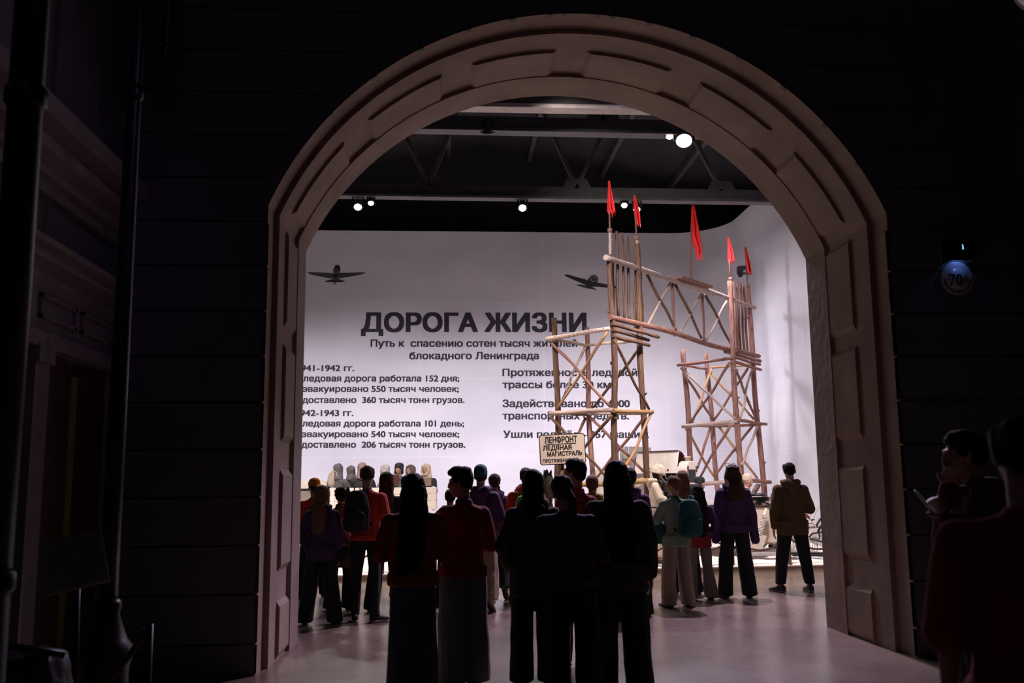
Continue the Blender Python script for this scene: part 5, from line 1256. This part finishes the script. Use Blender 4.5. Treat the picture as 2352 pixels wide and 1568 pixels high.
# --- road sign
sg = at(1291, 1032, 15.93); sn = empty('road_sign', (sg.x, 15.93, snow_z(sg.x, 15.93)), 0, 'cream stencilled road sign with black border standing before the left tower', 'sign')
zo = sn.location.z
def SB(px, py): q = at(px, py, 15.93)-V((sg.x, 15.93, zo)); return q
tl, tr_, br_, bl = SB(1237, 999), SB(1342, 994), SB(1347, 1063), SB(1241.5, 1069)
ctr = (tl+tr_+br_+bl)/4; ex = ((tr_-tl)+(br_-bl)).normalized(); ez = ((tl-bl)+(tr_-br_)).normalized(); ez = (ez-ex*ez.dot(ex)).normalized(); wd = ((tr_-tl).length+(br_-bl).length)/2; hg = ((tl-bl).length+(tr_-br_).length)/2
def rrect(wd, hg, r, n=6):
    o = []
    for cx2, cz2, a0 in ((wd/2-r, hg/2-r, 0), (-wd/2+r, hg/2-r, 90), (-wd/2+r, -hg/2+r, 180), (wd/2-r, -hg/2+r, 270)):
        for i in range(n+1): o.append((cx2+r*math.cos(R(a0+90*i/n)), cz2+r*math.sin(R(a0+90*i/n))))
    return o
cv = lambda u, v, y: ctr+ex*u+ez*v+V((0, y, 0))
grp(sn, 'border', M_BLACK, lambda b: prism(b, rrect(wd, hg, .045), 0, .03, cv))
grp(sn, 'board', M_BOARD, lambda b: prism(b, rrect(wd-.028, hg-.028, .036), -.004, .002, cv))
grp(sn, 'post', M_BARK, lambda b: tube(b, [V((0, .08, -.1)), V((0, .08, ctr.z+.1))], .045, 12))
for body, l, r, base, cap, bw in (('ЛЕНФРОНТ', 1251, 1326, (1017.5, 1014), 14, .03), ('ЛЕДЯНАЯ', 1247, 1313, (1034, 1031.5), 10.8, .03), ('МАГИСТРАЛЬ', 1257, 1337, (1048, 1044), 10.4, .03), ('ПРОТЯЖЕНИЕ', 1246.5, 1312, (1062.5, 1059.5), 7.8, .03), ('30', 1317, 1329, (1059, 1058.5), 8.4, .03), ('км', 1331, 1340, (1058, 1057.5), 5.4, .02)):
    t = text_mesh('lettering', body, M_BLACK, sn, bold=bw)
    A_, B_ = SB(l, base[0]), SB(r, base[1]); C_ = SB(l, base[0]-cap)
    fit_text(t, V((A_.x, ctr.y, A_.z)), (B_-A_).normalized(), ez, (B_-A_).length, (C_-A_).length, V((0, -1, 0)), .007)
A_, B_ = SB(1253, 1020.5), SB(1323, 1017); grp(sn, 'underline', M_BLACK, lambda b: bar(b, V((A_.x, ctr.y-.0065, A_.z)), V((B_.x, ctr.y-.0065, B_.z)), .003, .007))
# --- rope barrier along the kerb
rbx = [at(px, 1250, 15.75).x for px in (760, 880, 1000, 1110, 1230, 1330, 1440, 1548, 1690, 1825, 1965)]
rb = empty('rope_barrier', (rbx[0], ky(rbx[0])+.3, .1), 0, 'brown twisted rope sagging between short stakes along the snow edge', 'barrier')
o0 = rb.location
def rpt(x, z): return V((x-o0.x, ky(x)+.3-o0.y, z-o0.z))
for x in rbx: grp(rb, 'stake', M_BARK, lambda b: tube(b, [rpt(x, .05), rpt(x, .60)], .028, 10))
for xa, xb in zip(rbx[:-1], rbx[1:]):
    def rp(b):
        for ph in (0, PI):
            pts = []
            n = 70
            for i in range(n+1):
                t = i/n; c = rpt(xa+(xb-xa)*t, .56-.20*(1-(2*t-1)**2)); a = ph+t*(xb-xa)*60
                pts.append(c+V((0, .009*math.cos(a), .009*math.sin(a))))
            tube(b, pts, .012, 6)
    grp(rb, 'rope', M_ROPE, rp)
# dry grass tufts by the right wall
gt = bmesh.new()
for i in range(36):
    x, y = rnd.uniform(6.2, 6.9), rnd.uniform(17.2, 18.6); z = snow_z(x, y); h = rnd.uniform(.3, .95)
    tube(gt, [V((x, y, z)), V((x+rnd.uniform(-.08, .08), y, z+h*.6)), V((x+rnd.uniform(-.2, .2), y, z+h))], [.006, .005, .003], 5)
fixn(gt); o = obj('dry_reeds', gt, mat('reed', (.25, .17, .13), .8)); tag(o, 'thin dry reeds sticking out of the snow by the right wall', 'reeds', kind='stuff')

# ================================================================== STREET SIDE
SX = -2.95
def yw(px, x=SX, py=1000): return atx(px, py, x).y
def mould(bm, prof, ya, yb):
    prism(bm, prof, ya, yb)
M_TRIM = mat('street_trim', (.27, .22, .20), .85, .15, 4, .1, 20)
zt_ = atx(200, 292, SX+.3).z
bm = bmesh.new(); mould(bm, [(SX-.01, zt_-.52), (SX+.06, zt_-.52), (SX+.06, zt_-.44), (SX+.11, zt_-.42), (SX+.11, zt_-.36), (SX+.20, zt_-.30), (SX+.20, zt_-.22), (SX+.15, zt_-.21), (SX+.15, zt_-.16), (SX+.26, zt_-.11), (SX+.30, zt_-.05), (SX+.30, zt_), (SX-.01, zt_+.02)], 1.5, YF-.04); fixn(bm)
struct('trim_3', bm, M_TRIM)
zt2 = atx(200, 596, SX+.25).z; ya, yb = yw(66, SX+.25, 545), min(yw(340, SX+.25, 690), YF-.05)
bm = bmesh.new(); mould(bm, [(SX-.01, zt2-.30), (SX+.05, zt2-.30), (SX+.09, zt2-.22), (SX+.09, zt2-.18), (SX+.18, zt2-.12), (SX+.18, zt2-.07), (SX+.24, zt2-.04), (SX+.25, zt2), (SX-.01, zt2+.02)], ya, yb); fixn(bm)
struct('trim_4', bm, M_TRIM)
# door surround with panelled frieze, pilaster and double door
zh = atx(150, 822, SX+.05).z; y1, y2 = yw(80), yw(226)
bm = bmesh.new(); box(bm, (SX-.01, ya+.1, zh), (SX+.05, yb-.05, zt2-.30)); box(bm, (SX-.01, y2, 0), (SX+.05, min(y2+.30, YF-.05), zh)); box(bm, (SX-.01, y1-.16, 0), (SX+.05, y1, zh)); fixn(bm)
su = struct('trim_5', bm, M_TRIM)
for pa_, pb_2 in ((88, 170), (186, 252)):
    def fp(b):
        za, zb2 = atx(130, 690, SX+.05).z, atx(130, 745, SX+.05).z
        a0, a1 = yw(pa_, SX+.05, 700), yw(pb_2, SX+.05, 740)
        for q in ((a0, a1, za-.03, za), (a0, a1, zb2, zb2+.03), (a0, a0+.03, zb2, za), (a1-.03, a1, zb2, za)): box(b, (SX+.05, q[0], q[2]), (SX+.075, q[1], q[3]))
    grp(su, 'frieze_panel', M_TRIM, fp)
grp(su, 'pilaster', M_TRIM, lambda b: [box(b, (SX, yw(40), 0), (SX+.09, yw(75), zh+.02)), box(b, (SX, yw(38), zh-.1), (SX+.12, yw(77), zh+.03))])
grp(su, 'band', M_TRIM, lambda b: box(b, (SX, ya+.05, zh+.01), (SX+.11, yb-.03, zh+.12)))
dr = empty('door_1', (SX, (y1+y2)/2, 0)); dr['kind'] = 'structure'
ym = yw(150)
grp(dr, 'door_leaf', mat('oxblood_door', (.07, .018, .016), .5, .2, 4), lambda b: box(b, (.0, y1-(y1+y2)/2, .02), (.03, ym-.05-(y1+y2)/2, zh-.03)))
grp(dr, 'door_leaf', mat('oxblood_door', (.07, .018, .016)), lambda b: box(b, (.0, ym+.07-(y1+y2)/2, .02), (.03, y2-(y1+y2)/2, zh-.03)))
grp(dr, 'mullion', mat('ochre_strip', (.24, .19, .05), .6), lambda b: box(b, (.0, ym-.05-(y1+y2)/2, .02), (.045, ym+.07-(y1+y2)/2, zh-.12)))
# black lamp column with swelling base
p = at(283, 1000, 6.3)
lp = empty('street_lamp', (at(252, 1300, 6.3).x, 6.3, 0), 0, 'black iron lamp column with bulbous base, standing before the street wall corner', 'lamp post')
zc_ = at(252, 1350, 6.3).z
grp(lp, 'column', M_IRON, lambda b: lathe(b, [(.062, .62), (.056, 2.5), (.05, 4.05), (.05, 8.2)], 20), True)
grp(lp, 'collar', M_IRON, lambda b: lathe(b, [(.05, at(310, 215, 6.3).z-.06), (.062, at(310, 215, 6.3).z-.03), (.062, at(310, 215, 6.3).z+.02), (.05, at(310, 215, 6.3).z+.06)], 20), True)
grp(lp, 'base', M_IRON, lambda b: lathe(b, [(.21, 0), (.21, .05), (.17, .09), (.145, .38), (.15, .45), (.17, .50), (.165, .56), (.13, .60), (.10, .68), (.075, .76), (.085, .80), (.085, .83), (.062, .86)], 28), True)
# near column at the far left
lp2 = empty('drain_pipe', (at(30, 900, 3.9).x-.03, 3.9, 0), 0, 'thick black iron column at the extreme left edge, nearest the camera', 'column')
grp(lp2, 'pipe', M_IRON, lambda b: lathe(b, [(.07, 0), (.07, 8.4)], 24), True)
for z in (1.2, 3.2): grp(lp2, 'pipe_collar', M_IRON, lambda b: lathe(b, [(.07, z-.05), (.085, z-.03), (.085, z+.03), (.07, z+.05)], 24), True)
# rod with pointed tip hanging from above
p = at(376, 128, 7.2)
hr_ = empty('hanging_rod', (p.x, 7.2, p.z), 0, 'short dark rod with pointed tip hanging from above, right of the lamp column', 'rod')
grp(hr_, 'rod', M_IRON, lambda b: lathe(b, [(.028, .07), (.028, 8.55-p.z)], 14), True)
grp(hr_, 'tip', M_IRON, lambda b: lathe(b, [(.002, 0), (.028, .07), (.034, .075), (.034, .10), (.028, .105)], 14), True)
# information lectern
p = at(150, 1290, 6.0); le = empty('lectern', (at(170, 1500, 6.0).x+.02, 6.0, 0), R(12), 'tilted information panel on a thin stand left of the lamp column', 'stand')
lz = at(150, 1290, 6.0).z
grp(le, 'panel', mat('panel_glass', (.26, .25, .25), .25), lambda b: (box(b, (-.17, -.012, -.19), (.17, .012, .19), Matrix.Translation((-.04, 0, lz)) @ Matrix.Rotation(R(-38), 4, 'X') @ Matrix.Rotation(R(-14), 4, 'Y')), bevel(b, .004)))
grp(le, 'stand', M_IRON, lambda b: (tube(b, [V((0, .03, 0)), V((-.03, .02, lz-.03))], .022, 10), lathe(b, [(.15, 0), (.15, .02), (.03, .03)], 20, c=(0, .03, 0))))
# covered bulk and rope at the lower left corner
ck = empty('covered_cart', (at(55, 1500, 5.3).x, 5.3, 0), 0, 'low dark covered bulk in the lower left corner of the street', 'cart')
melt('cover', [[(V((-.30, 0, .10)), (.12, .25, .10)), (V((-.25, 0, .58)), (.10, .2, .08)), (V((.12, .0, .66)), (.10, .18, .07)), (V((.20, 0, .10)), (.10, .22, .10))]], cloth('tarp', (.02, .02, .022), .5), ck, .02, 3, ripple=.02)
grp(ck, 'bar', M_IRON, lambda b: tube(b, [V((-.35, -.1, .64)), V((.0, -.16, .76)), V((.25, -.1, .70))], .02, 8))
rs = empty('rope_fence', (at(345, 1445, 5.7).x, 5.7, 0), 0, 'drooping rope on a slim post right of the lamp base', 'barrier')
ztop = at(345, 1440, 5.7).z
grp(rs, 'post', M_IRON, lambda b: (tube(b, [V((0, 0, 0)), V((0, 0, ztop+.02))], .018, 10), lathe(b, [(.12, 0), (.12, .02), (.02, .04)], 18)))
grp(rs, 'rope', M_ROPE, lambda b: tube(b, [V((-.02-1.0*i/14, -.02, ztop-.01-.42*math.sin(PI*i/14)**.8)) for i in range(15)], .018, 8))
grp(rs, 'post', M_IRON, lambda b: (tube(b, [V((-1.02, 0, 0)), V((-1.02, 0, ztop+.02))], .018, 10), lathe(b, [(.12, 0), (.12, .02), (.02, .04)], 18, c=(-1.02, 0, 0))))
# house number plate with its little hood lamp
YP = wk(4.6, YF-.04)
pc = at(2197, 640, YP)
hp = empty('house_number_sign', (pc.x, YP, pc.z), 0, 'round enamel house number plate 70 lit blue from a small hooded lamp', 'sign')
mt = Matrix.Rotation(R(90), 4, 'X')
M_ENAM = mat('enamel_white', (.70, .70, .72), .3, .03)
grp(hp, 'plate', M_ENAM, lambda b: lathe(b, [(.155, 0), (.158, .012), (.15, .016), (.01, .016)], 40, mtx=mt), True)
grp(hp, 'inner_disc', M_ENAM, lambda b: lathe(b, [(.098, .016), (.096, .026), (.01, .028)], 36, mtx=mt), True)
def ticks(b):
    for i in range(22):
        a = PI+PI*(i+.5)/22; c = V((.127*math.cos(a), -.0185, .127*math.sin(a)-.002)); u = V((math.cos(a), 0, math.sin(a))); s = V((-math.sin(a), 0, math.cos(a)))
        hgt = .012 if i % 3 else .008
        vs = [b.verts.new(c+u*x_+s*z_) for x_, z_ in ((-hgt, -.005), (hgt, -.005), (hgt, .005), (-hgt, .005))]; b.faces.new(vs)
grp(hp, 'ring_marks', M_BLACK, ticks)
t = text_mesh('numerals', '70', M_BLACK, hp, bold=.015); A_ = at(2181, 655, YP-.03); B_ = at(2212, 655, YP-.03); C_ = at(2181, 628, YP-.03)
fit_text(t, A_-hp.location, V((1, 0, 0)), V((0, 0, 1)), (B_-A_).length, (C_-A_).length, V((0, -1, 0)), .002)
hd = at(2197, 585, YP-.1); hd = hd-V(hp.location)
hb_ = empty('hood_lamp', (pc.x-.01, YP, pc.z+.14), 0, 'small black box lamp over the round number plate 70', 'lamp')
grp(hb_, 'hood', M_BLACK, lambda b: [box(b, (-.115, -.15, .0), (-.105, 0, .22)), box(b, (.105, -.15, .0), (.115, 0, .22)), box(b, (-.115, -.16, .0), (.115, -.15, .22)), box(b, (-.115, -.16, .22), (.115, 0, .23))])
grp(hb_, 'bulb', mat('blue_bulb', (.2, .5, 1), .3, 0, emit=(.15, .55, 1.0), estr=2.0), lambda b: bmesh.ops.create_uvsphere(b, u_segments=12, v_segments=8, radius=.018, matrix=Matrix.Translation((0, -.075, .13))), True)
grp(hb_, 'pilot_light', mat('blue_bulb', (.2, .5, 1)), lambda b: prism(b, [(-.002, .10), (.010, .105), (.006, .15), (.0, .15)], -.162, -.160))
s_ = spot('hood_lamp_beam', (0, 0, 0), (0, 0, -1), .42, (.16, .30, 1.0), 120, .5, .015); s_.parent = hb_; s_.location = (.02, -.06, .10); s_.rotation_euler = V((0.06, .22, -1)).to_track_quat('-Z', 'Y').to_euler()
# globe lamp at the upper right corner
gc = at(2398, -38, 6.0); gl = empty('globe_lamp', (gc.x, 6.0, 0), 0, 'glass globe lamp on a black post just entering the upper right corner', 'lamp post')
M_GLASS = mat('globe_glass', (.5, .48, .5), .08, 0, coat=.5)
grp(gl, 'globe', M_GLASS, lambda b: bmesh.ops.create_uvsphere(b, u_segments=32, v_segments=20, radius=.21, matrix=Matrix.Translation((0, 0, gc.z))), True)
grp(gl, 'post', M_IRON, lambda b: lathe(b, [(.16, 0), (.15, .3), (.06, .5), (.045, gc.z-.22), (.08, gc.z-.2), (.08, gc.z-.17)], 20), True)
grp(gl, 'finial', M_IRON, lambda b: lathe(b, [(.06, gc.z+.18), (.05, gc.z+.24), (.01, gc.z+.3)], 14), True)
